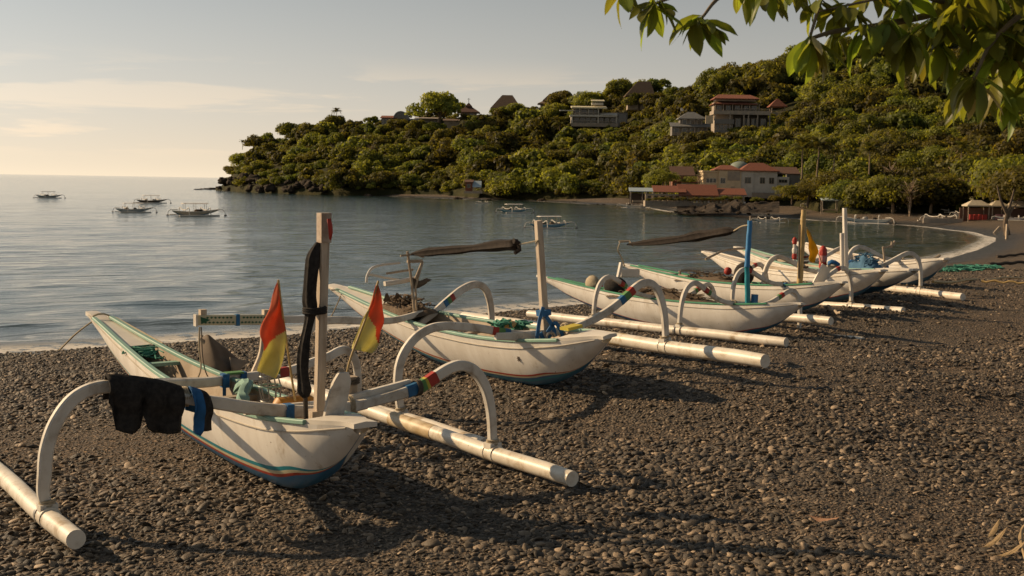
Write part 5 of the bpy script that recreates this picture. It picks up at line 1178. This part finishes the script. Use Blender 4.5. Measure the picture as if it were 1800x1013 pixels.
# shore trees on the right, nearer, with visible limbs
SHT = [(1432,364,66),(1468,352,74),(1505,368,84),(1540,370,70),(1570,372,96),(1600,372,74),(1635,372,90),(1668,368,80),(1705,362,92),(1742,372,104),(1782,374,110),(1822,380,124),(1448,330,60),(1490,318,60),(1530,322,66),(1580,318,70),(1625,320,72),(1675,316,74),(1725,312,78),(1778,312,84),(1556,284,60),(1606,276,60),(1660,272,64),(1715,266,66),(1772,262,70),(1505,286,54)]
for i, (px, py, hpx) in enumerate(SHT):
    Y = float(foot(px))+(373-py)*.55+random.uniform(-1, 3); p = at(px, py, Y); s_ = hpx*Y/FPX*.86
    gz = ground(p.x, p.y) if py > 355 else p.z
    tree(Vector((p.x, p.y, min(p.z, max(gz, .6)))), s_, 'spreading shore tree with pale limbs in the front row behind the far beach' if py > 345 else 'spreading tree with pale limbs in the back rows behind the far beach', 'front row shore trees' if py > 345 else 'back row shore trees', (SHOREC+SHOREC+CROWNS)[(i*5) % 16], STRUNKS[i % 3], hk=random.uniform(.85, 1.3))
# palms
def frond(seed, L_=1.0, droop=.6):
    rg = random.Random(seed); mb = MB(); sp = crom([(0, 0, 0), (.35*L_, 0, .22*L_), (.7*L_, 0, .12*L_), (L_, 0, -.25*droop*L_)], 5); n = len(sp)
    mb.tube(sp, lambda t: .012*(1-.8*t), 4)
    for i in range(2, n):
        for sd in (-1, 1):
            for q in (0, .5):
                a = sp[i-1].lerp(sp[i], q); l = .30*L_*math.sin(math.pi*(.12+.85*i/n))+.04; d = Vector((.55, sd*.8, -.35+rg.uniform(-.1, .1))).normalized()*l; w_ = Vector((.03, 0, 0))
                mb.poly([a-w_, a+w_, a+d*.6+w_*.7, a+d, a+d*.6-w_*.7])
    return mb.mesh('frond', PALML)
FR = [frond(i, droop=[.4, .9, 1.5][i]) for i in range(3)]
mbp = MB(); mbp.tube(crom([(0, 0, -.3), (.02, 0, .5), (.06, 0, 1.1), (.05, .02, 1.6)], 5), lambda t: .055*(1.2-.5*t), 8); PT = mbp.mesh('trunk', mat('palm_bark', (.22, .16, .10), .9, (.15, .11, .07), 8, bmp=.5))
def palm(px, py, hpx, label, Y=None, lean=0):
    if Y is None: p, Y = hit(px, py)
    else: p = at(px, py, Y)
    s_ = hpx*Y/FPX/2.0; t_ = thing('palm_tree', label, 'palm', p, sc=s_, group='palms'); t_.rotation_euler = (rad(random.uniform(-3, 3)), rad(lean), random.random()*6)
    obj('trunk', PT, t_)
    for k in range(15):
        f = obj('frond', FR[k % 3], t_); f.location = (.05, .02, 1.6); f.rotation_euler = (0, [-.75, -.25, .2][k % 3], k*2.4); f.scale = (1.0,)*3
palm(1410, 306, 56, 'taller palm above the shore house, left of a pair', 150); palm(1436, 306, 58, 'taller palm above the shore house, right of a pair', 148)
palm(1226, 308, 26, 'small palm among trees above the brown roofed house'); palm(980, 246, 34, 'palm with upright fronds on the slope below the white villa'); palm(812, 234, 28, 'palm beside the low tan hut on the headland', None)
palm(590, 214, 20, 'small palm rising over the headland skyline'); palm(1465, 300, 40, 'palm behind the shore trees right of the palm pair', 150); palm(425, 262, 14, 'tiny palm on the headland tip skyline')
for px, py, s_, lab in ((1568, 330, 40, 'bare pale forked tree among the shore trees above the grounded boats'), (1640, 262, 30, 'bare pale tree on the upper slope behind the shore trees'), (1600, 366, 46, 'dead pale tree standing in front of the shore trees'), (1660, 318, 34, 'bare branching tree in the back of the shore trees'), (1230, 330, 30, 'leafless tree beside the brown roofed house'), (652, 276, 20, 'bare tree top showing in the headland wood')):
    Y_ = float(foot(px))+(373-py)*.55-6 if px > 1400 else (158 if px > 1200 else hit(px, py)[1]-3)
    p_ = at(px, py, Y_); k_ = s_*Y_/FPX; t_ = thing('bare_tree', lab, 'tree', p_, sc=k_, rz=px); obj('trunk', STRUNKS[px % 3], t_)
    for q_ in range(3):
        o_ = obj('limb', STRUNKS[(px+q_+1) % 3], t_); o_.location = (.03*q_, 0, .30+.12*q_); o_.scale = (.6, .6, .75); o_.rotation_euler = (.35*math.sin(q_*2.1), .35*math.cos(q_*2.1), q_*2)
for px, py, h_, lab in ((1528, 300, 44, 'palm rising above the middle of the shore trees'), (1340, 300, 34, 'palm on the slope above the red hipped roofs'), (1690, 300, 46, 'palm above the shore trees near the cafe'), (1120, 262, 28, 'palm on the slope below and right of the white villa')):
    palm(px, py, h_, lab, None if px < 1400 else 140)
# undergrowth that nobody could count
def scatter(name, pts, rots, scls, idxs, protos, kind='stuff', label=None):
    me = bpy.data.meshes.new(name); n = len(pts); me.vertices.add(n); me.vertices.foreach_set('co', np.asarray(pts, np.float32).ravel())
    for nm, tp, dat in (('rot', 'FLOAT_VECTOR', rots), ('scl', 'FLOAT_VECTOR', scls)):
        a = me.attributes.new(nm, tp, 'POINT'); a.data.foreach_set('vector', np.asarray(dat, np.float32).ravel())
    a = me.attributes.new('idx', 'INT', 'POINT'); a.data.foreach_set('value', np.asarray(idxs, np.int32)); me.update()
    o = obj(name, me); c = bpy.data.collections.new(name+'_kinds')
    for i, m_ in enumerate(protos): c.objects.link(bpy.data.objects.new('%s_kind_%02d' % (name, i), m_))
    g = bpy.data.node_groups.new(name+'_nodes', 'GeometryNodeTree'); g.interface.new_socket('Geometry', in_out='INPUT', socket_type='NodeSocketGeometry'); g.interface.new_socket('Geometry', in_out='OUTPUT', socket_type='NodeSocketGeometry')
    gi = g.nodes.new('NodeGroupInput'); go = g.nodes.new('NodeGroupOutput'); ip = g.nodes.new('GeometryNodeInstanceOnPoints'); ci = g.nodes.new('GeometryNodeCollectionInfo')
    ci.inputs['Collection'].default_value = c; ci.inputs['Separate Children'].default_value = True; ci.inputs['Reset Children'].default_value = True
    def na(nm, tp): n_ = g.nodes.new('GeometryNodeInputNamedAttribute'); n_.data_type = tp; n_.inputs[0].default_value = nm; return n_.outputs[0]
    g.links.new(gi.outputs[0], ip.inputs['Points']); g.links.new(ci.outputs[0], ip.inputs['Instance']); ip.inputs['Pick Instance'].default_value = True
    g.links.new(na('idx', 'INT'), ip.inputs['Instance Index']); g.links.new(na('rot', 'FLOAT_VECTOR'), ip.inputs['Rotation']); g.links.new(na('scl', 'FLOAT_VECTOR'), ip.inputs['Scale']); g.links.new(ip.outputs[0], go.inputs[0])
    md = o.modifiers.new('scatter', 'NODES'); md.node_group = g
    return tag(o, label, None, None, kind)
SHRUB = [crown_mesh(50+i, 'shrub', nclump=8, nleaf=190, leaf=.085, flat=.7) for i in range(4)]
up, ur, us, ui = [], [], [], []
for p, s_ in WOOD_PTS:
    if s_ > 0: up.append(p-Vector((0, 0, .3*s_))); us.append((s_,)*3); ur.append((0, 0, random.random()*6)); ui.append(random.randrange(4))
for _ in range(3300):
    px = random.uniform(392, 2420); y1 = np.interp(px, sky_x, sky_y); y0 = min(hor(px)-(1.3-EYE)/foot(px)*FPX, 372); py = random.uniform(y1, y0)
    p, Y = hit(px, py); s_ = random.uniform(.9, 2.3)
    for _ in range(5):
        if not blocked(px, py, s_*FPX/Y*.7, s_*FPX/Y*.75, Y): break
        s_ *= .68
    if px < 600 and py > np.interp(px, [390, 440, 520, 600], [306, 312, 320, 336]): continue
    up.append(p-Vector((0, 0, .2*s_))); us.append((s_,)*3); ur.append((0, 0, random.random()*6)); ui.append(random.randrange(4))
scatter('woodland_undergrowth', [tuple(p) for p in up], ur, us, ui, SHRUB)
# back lines of far shore: driftwood, bare trees, posts
t_ = thing('bare_tree', 'thin bare trunk forking upward on the dark sand before the cafe', 'tree', at(1768, 419, 90))
k = 90/FPX; B_ = lambda a: [(x*k, 0, z*k) for x, z in a]
MB().tube(crom(B_([(3, 0), (1, 12), (-2, 26), (0, 44)]), 5), lambda t: .26*(1-.55*t)+.02, 8).build('trunk', BARK, t_)
for a in ([(0, 42), (-12, 66), (-20, 92)], [(0, 44), (6, 64), (10, 86)], [(0, 34), (8, 50), (16, 60)]): MB().tube(crom(B_(a), 5), lambda t: .12*(1-.7*t)+.01, 6).build('limb', BARK, t_)
t_ = thing('mooring_post', 'pale weathered post with a leaning board on the bend of the bay', 'post', at(1769, 424, 84)); k = 84/FPX
MB().box(-1.6*k, 1.6*k, -.1, .1, -.2, 30*k).build('post_block', WOOD, t_); MB().bar([(-22*k, 0, 12*k), (-12*k, 0, 24*k)], .1, .25, (0, 1, 0)).build('leaning_board', WOOD, t_)
for i, (x0, y0, x1, y1, w_, Y, lab, m_) in enumerate(((1738, 467, 1800, 462, 7, 47, 'dark driftwood log on the beach beside the green net', DARKW), (1752, 453, 1805, 447, 5, 52, 'thin dark driftwood log above the thicker one', DARKW), (1640, 500, 1805, 489, 5, 36, 'long yellow bamboo pole lying on the beach', BAMBOO), (1725, 497, 1805, 500, 4, 35, 'shorter yellow bamboo pole lying beneath the long one', BAMBOO), (1450, 541, 1478, 556, 6, 19.5, 'flat weathered board under the bamboo mast boat float', WOOD))):
    a = onz(x0, y0, 1.0); 
    def onb(px, py):
        for Y_ in np.linspace(8, 90, 800):
            q = at(px, py, Y_)
            if q.z <= ground(q.x, q.y)+.05: return q
        return onz(px, py, 1.0)
    a, b = onb(x0, y0), onb(x1, y1); n_ = 10
    mb = MB(); mb.tube([a.lerp(b, j/n_)+Vector((0, 0, .03+.02*math.sin(j*1.7+i))) for j in range(n_+1)], lambda t: w_/2*a.y/FPX*(1-.25*t), 8)
    tag(mb.build('driftwood' if i in (0, 1) else ('bamboo_pole' if i < 4 else 'board'), m_), lab, 'log' if i < 2 else ('pole' if i < 4 else 'board'))
c = onb(1692, 474); mb = MB(); rg2 = random.Random(4)
for _ in range(60):
    q = c+Vector((rg2.uniform(-.8, .8), rg2.uniform(-1.1, 1.1), 0)); q.z = ground(q.x, q.y)+rg2.uniform(.02, .10)
    mb.tube(crom([q+Vector((rg2.uniform(-.35, .35), rg2.uniform(-.35, .35), rg2.uniform(-.02, .08))) for _ in range(4)], 3), .022, 5)
tag(mb.build('green_net', NETG), 'green fishing net spread on the sand past the last boat', 'net')
for px, py, r_, lab in ((1008, 297, 5, 'small white dish showing among the trees on the slope below the white villa'), (1113, 304, 4, 'small white dish among the trees above the open shed')):
    p_, Y_ = hit(px, py); k_ = Y_/FPX; t_ = thing('satellite_dish', lab, 'dish', at(px, py, Y_-6), sc=k_)
    mb = MB(); mb.sweep([(0, .6, 0), (-.4, 0, .3), (-1.0, -.8, .7)], lambda i, t: [((.3+r_*.8*t)*math.cos(q*.5236), (.3+r_*.8*t)*math.sin(q*.5236)) for q in range(12)]); mb.build('dish', WHITE, t_); MB().box(-.4, .4, .4, 1.2, -22, .2).build('pole', GREYM, t_)

# ------------------------------------------------------------------ overhanging leafy branch
LG = leafmat('broad_leaf_green', (.120, .155, .014), (.155, .180, .020), 2.0, .58, .3, .38)
LP_ = leafmat('broad_leaf_pale', (.42, .34, .19), (.34, .26, .13), 3.0, .40, .15, .5)
LY = leafmat('broad_leaf_yellow', (.15, .16, .02), (.21, .19, .03), 3.0, .42, .2, .42)
def leaf_mesh(seed, m, curl=.25, wid=.195):
    rg = random.Random(seed); mb = MB(); rows = []; tw = rg.uniform(-.3, .3)
    for i in range(10):
        t = i/9; wd = wid*(math.sin(math.pi*min(1, (t*.96+.02))**1.25))**.85*(1.0) if 0 < t < 1 else .004
        x = t; z = -curl*t*t+.05*math.sin(t*3+seed); a = tw*t
        row = []
        for v in (-1, -.5, 0, .5, 1): y = v*wd; zz = z+abs(v)*wd*.35+.012*math.sin(t*17+v*3+seed)*abs(v); row.append((x, y*math.cos(a)-(zz-z)*math.sin(a), z+(zz-z)*math.cos(a)+y*math.sin(a)))
        rows.append(row)
    mb.quadgrid(rows); mb.tube([(-.08, 0, .0), (0, 0, 0), (.5, 0, -curl*.25-.004), (.95, 0, -curl*.9-.002)], lambda t: .009*(1-.8*t), 4)
    return mb.mesh('leaf', m, 60)
LM = [leaf_mesh(i, LG, [.15, .3, .45, .6, .2][i]) for i in range(5)]; LMP = [leaf_mesh(9, LP_, .35, .14), leaf_mesh(10, LP_, .5, .12)]; LMY = [leaf_mesh(11, LY, .3), leaf_mesh(12, LY, .45)]
branch = thing('leafy_tree', 'near tree whose branch of broad glossy leaves hangs into the top of the view', 'tree', at(1600, 20, 3.6))
BMi = branch.matrix_world.copy(); BO = Vector(branch.location); BARKB = mat('twig_bark', (.16, .12, .07), .8, (.10, .08, .05), 20, bmp=.3)
def bp(px, py, Y): return at(px, py, Y)-BO
def twig(pts, r0, r1): MB().tube(crom([bp(*p) for p in pts], 5), lambda t: r0+(r1-r0)*t, 7).build('twig', BARKB, branch)
twig([(1960, -90, 3.7), (1800, -30, 3.7), (1690, 12, 3.6), (1560, 42, 3.5), (1470, 55, 3.4), (1424, 68, 3.35)], .016, .005)
twig([(1900, -140, 3.9), (1640, -80, 3.7), (1450, -55, 3.5), (1340, -30, 3.4), (1270, -8, 3.35), (1232, 34, 3.3)], .014, .004)
twig([(1330, -30, 3.4), (1270, -24, 3.35), (1200, -10, 3.3), (1152, 6, 3.3)], .006, .004)
twig([(1860, -10, 3.5), (1790, 30, 3.4), (1740, 80, 3.35), (1712, 140, 3.3)], .011, .004)
twig([(1690, 12, 3.6), (1640, 0, 3.5), (1600, -12, 3.4), (1440, 20, 3.4)], .008, .003)
twig([(1455, -45, 3.5), (1440, 10, 3.42), (1424, 66, 3.35)], .007, .004)
# the tree the branch grows from, beyond the right edge of the view
g0 = Vector((3.3, 4.6, 0)); g0.z = ground(g0.x, g0.y)-.2
MB().tube(crom([g0-BO, g0-BO+Vector((.05, .1, 1.2)), g0-BO+Vector((-.1, .0, 2.3)), bp(2050, -130, 3.9)+Vector((.35, .1, .35)), bp(1960, -90, 3.7)], 6), lambda t: .13*(1-.86*t), 10).build('trunk', BARKB, branch)
MB().tube(crom([g0-BO+Vector((-.1, .0, 2.3)), g0-BO+Vector((-.2, .0, 2.6)), bp(1900, -140, 3.9)], 6), lambda t: .06*(1-.7*t), 8).build('twig', BARKB, branch)
MB().tube(crom([g0-BO+Vector((-.1, .0, 2.1)), g0-BO+Vector((-.4, -.2, 2.3)), bp(1860, -10, 3.5)], 6), lambda t: .045*(1-.7*t), 8).build('twig', BARKB, branch)
rg = random.Random(21); NL = 0; REST = []
def whorl(px, py, Y, Lpx, n, droop=.55, spec=None, a0=0, spreadx=1.0, part=True):
    """a rosette of leaves round a twig tip"""
    global NL
    c = bp(px, py, Y)
    for i in range(n):
        a = a0+i*2.39996+rg.uniform(-.25, .25); el_ = -droop+rg.uniform(-.35, .35)
        l = Lpx*rg.choice([rg.uniform(.5, .8), rg.uniform(.75, 1.1), rg.uniform(.8, 1.12)])*Y/FPX
        d = Euler((rg.uniform(-.5, .5), -el_, a), 'XYZ')
        sp_ = spec[i] if spec and i < len(spec) else None
        me = rg.choice(LMP) if sp_ == 'p' else (rg.choice(LMY) if sp_ == 'y' or rg.random() < .14 else rg.choice(LM))
        if part and NL < 292:
            o = obj('leaf', me, branch); o.location = c+Vector((rg.uniform(-.006, .006), rg.uniform(-.006, .006), rg.uniform(-.012, .012))); o.rotation_euler = d; o.scale = (l,)*3; NL += 1
        else: REST.append((c, d, l, me))
whorl(1152, 4, 3.3, 68, 14, .6); whorl(1092, -16, 3.32, 62, 6, .7, ['y', 'y']); whorl(1230, 36, 3.3, 68, 18, .45); whorl(1424, 70, 3.35, 82, 14, .75, ['y', None, 'p', 'y', None, 'y'])
whorl(1712, 142, 3.3, 84, 15, .75, ['p', 'y', None, 'p', 'y', 'p', None, 'y'])
for px, py, Y, L_, n in ((1310, -26, 3.4, 58, 9), (1350, -14, 3.45, 62, 9), (1395, -22, 3.5, 62, 9), (1440, 0, 3.45, 64, 9), (1490, 14, 3.4, 70, 10), (1520, 50, 3.35, 72, 10), (1562, 40, 3.4, 76, 10), (1598, 62, 3.35, 78, 10), (1640, 36, 3.4, 78, 10), (1652, 80, 3.5, 70, 9), (1690, 26, 3.45, 76, 10), (1738, 50, 3.4, 76, 10), (1770, 98, 3.4, 74, 10), (1752, 140, 3.55, 72, 9), (1790, 30, 3.5, 76, 10), (1805, 150, 3.5, 74, 9), (1530, -12, 3.5, 70, 9), (1590, -6, 3.5, 70, 9), (1660, -16, 3.55, 70, 9), (1740, -8, 3.55, 70, 9), (1468, 60, 3.5, 60, 8), (1820, 84, 3.6, 74, 9), (1770, 172, 3.5, 60, 6)):
    whorl(px, py, Y, L_, n, rg.uniform(.45, .85))
for k in range(60):
    px = rg.uniform(1640, 2100); py = rg.uniform(-190, -20) if px < 1600 else rg.uniform(-190, 60); whorl(px, py, rg.uniform(3.2, 3.7), 74, 7, .6, part=False)
for k in range(26): whorl(rg.uniform(1700, 2000), rg.uniform(-40, 170), rg.uniform(3.7, 4.4), 74, 7, .6, part=False)
mb = MB()
V_ = []; F_ = []
for c, d, l, me in REST:
    b0 = len(V_); Mx = Matrix.Translation(c) @ d.to_matrix().to_4x4() @ Matrix.Scale(l, 4)
    V_ += [tuple(Mx @ v.co) for v in me.vertices]; F_ += [tuple(b0+i for i in f.vertices) for f in me.polygons]
me = bpy.data.meshes.new('foliage'); me.from_pydata(V_, [], F_); me.materials.append(LG); me.polygons.foreach_set('use_smooth', [True]*len(F_)); o = obj('foliage', me, branch); o['kind'] = 'stuff'

# ------------------------------------------------------------------ pebbles
def pebble_mesh(seed):
    rg = random.Random(seed); mb = MB(); rows = []; N_, M_ = 9, 6
    fx, fz = rg.uniform(1.0, 1.6), rg.uniform(.30, .55)
    for i in range(M_+1):
        a = math.pi*i/M_; row = []
        for j in range(N_):
            b = 2*math.pi*j/N_; v = Vector((max(math.sin(a), .05)*math.cos(b), max(math.sin(a), .05)*math.sin(b), -math.cos(a)))
            k = 1+.30*mnoise.noise(v*1.1+Vector((seed*3.7, 0, 0)))+.10*mnoise.noise(v*2.6+Vector((0, seed*1.7, 0))); row.append((v.x*k*fx, v.y*k, v.z*k*fz))
        rows.append(row)
    mb.quadgrid(rows, True); return mb.mesh('pebble', PEB, 70)
PM = [pebble_mesh(i) for i in range(12)]
n = 195000;  u_ = RNG.random(n); r0, r1 = 4.6, 42.0
r = (r0**.3+u_*(r1**.3-r0**.3))**(1/.3); th = np.radians(RNG.uniform(-29, 30, n)); X = r*np.sin(th); Y = r*np.cos(th)
D_ = shore_d(X, Y); k = D_ > .25; X, Y, D_, r = X[k], Y[k], D_[k], r[k]
un = np.array([mnoise.noise((a*.55, b*.55, 9.0)) for a, b in zip(X, Y)])
s_ = np.clip(np.exp(RNG.normal(math.log(.0080), .56, len(X)))*(1+.8*un)*np.clip(1.12-.05*np.maximum(X, -1), .62, 1.15)*(1+.045*(r-6)), .004, .026+.0006*np.maximum(r-6, 0))
un2 = np.array([mnoise.fractal((a*.5, b*.5, 0), 1.0, 2.0, 3) for a, b in zip(X, Y)])
Z = beach_z(X, Y, D_)+relief(X, Y, un2, D_)+s_*RNG.uniform(-.15, .35, len(X))
rot = np.stack([RNG.normal(0, .38, len(X)), RNG.normal(0, .38, len(X)), RNG.uniform(0, 6.28, len(X))], 1)
scl = np.stack([s_*RNG.uniform(.85, 1.25, len(X)), s_*RNG.uniform(.8, 1.1, len(X)), s_*RNG.uniform(.7, 1.1, len(X))], 1)
scatter('beach_pebbles', np.stack([X, Y, Z], 1), rot, scl, RNG.integers(0, 12, len(X)), PM)
def onb(px, py, dz=0):
    for Y_ in np.linspace(4, 40, 1500):
        q = at(px, py, Y_)
        if q.z <= ground(q.x, q.y)+dz: return q
    return onz(px, py, 1.0)
STM = mat('pale_stone', (.17, .145, .12), .65, (.11, .09, .07), 20, bmp=.3)
for px, py, wpx in ((1232, 952, 30), (1596, 948, 26), (1720, 780, 20), (925, 706, 20), (760, 960, 30), (640, 920, 22), (1120, 800, 20), (1500, 690, 16), (330, 985, 26), (1350, 880, 18)):
    q = onb(px, py); o = obj('stone', random.choice(PM)); s2 = wpx/2*q.y/FPX; o.location = q+Vector((0, 0, s2*.3)); o.scale = (s2,)*3; o.rotation_euler = (0, 0, random.random()*6)
    tag(o, 'larger smooth stone lying among the small dark pebbles of the beach', 'stone', 'larger stones on the shingle')
# dead leaves and stalks
DL = mat('dead_leaf', (.46, .26, .15), .7, (.36, .19, .11), 12, bmp=.3, trans=.1); DS = mat('dry_stalk', (.34, .24, .12), .8, (.22, .15, .08), 10, bmp=.4)
dlm = leaf_mesh(31, DL, .12, .27); dls = leaf_mesh(32, DS, .5, .10)
for nm, px, py, wpx, rz, lab, me, dz in (('fallen_leaf', 1421, 918, 52, -.25, 'single reddish brown leaf lying flat on the shingle', dlm, .055), ('dried_leaf', 1722, 985, 60, .5, 'curled dry leaf on the pebbles, nearest the corner stalk', dls, .09), ('dried_leaf', 1745, 1000, 60, .15, 'pale curled dry leaf lying lowest beside the corner stalk', dls, .09), ('dried_leaf', 1735, 975, 50, .9, 'small dry leaf lying crosswise over another dry leaf', dls, .11)):
    q = onb(px, py); o = obj(nm, me); o.location = q+Vector((0, 0, dz)); o.scale = (wpx*q.y/FPX,)*3; o.rotation_euler = (math.pi+.15, .05, rz); o.location.z -= .02; tag(o, lab, 'leaf')
P_ = [onb(1803, 935)+Vector((0, 0, .03)), onb(1794, 955)+Vector((0, 0, .05)), onb(1797, 985)+Vector((.0, 0, .05)), onb(1815, 1020)+Vector((0, 0, .02))]
tag(MB().tube(crom(P_, 6), lambda t: .013*(1-.5*t)*(1+.25*math.sin(t*17)), 8).build('palm_stalk', DS), 'thick dry yellowish palm stalk lying by the dry leaves', 'stalk')
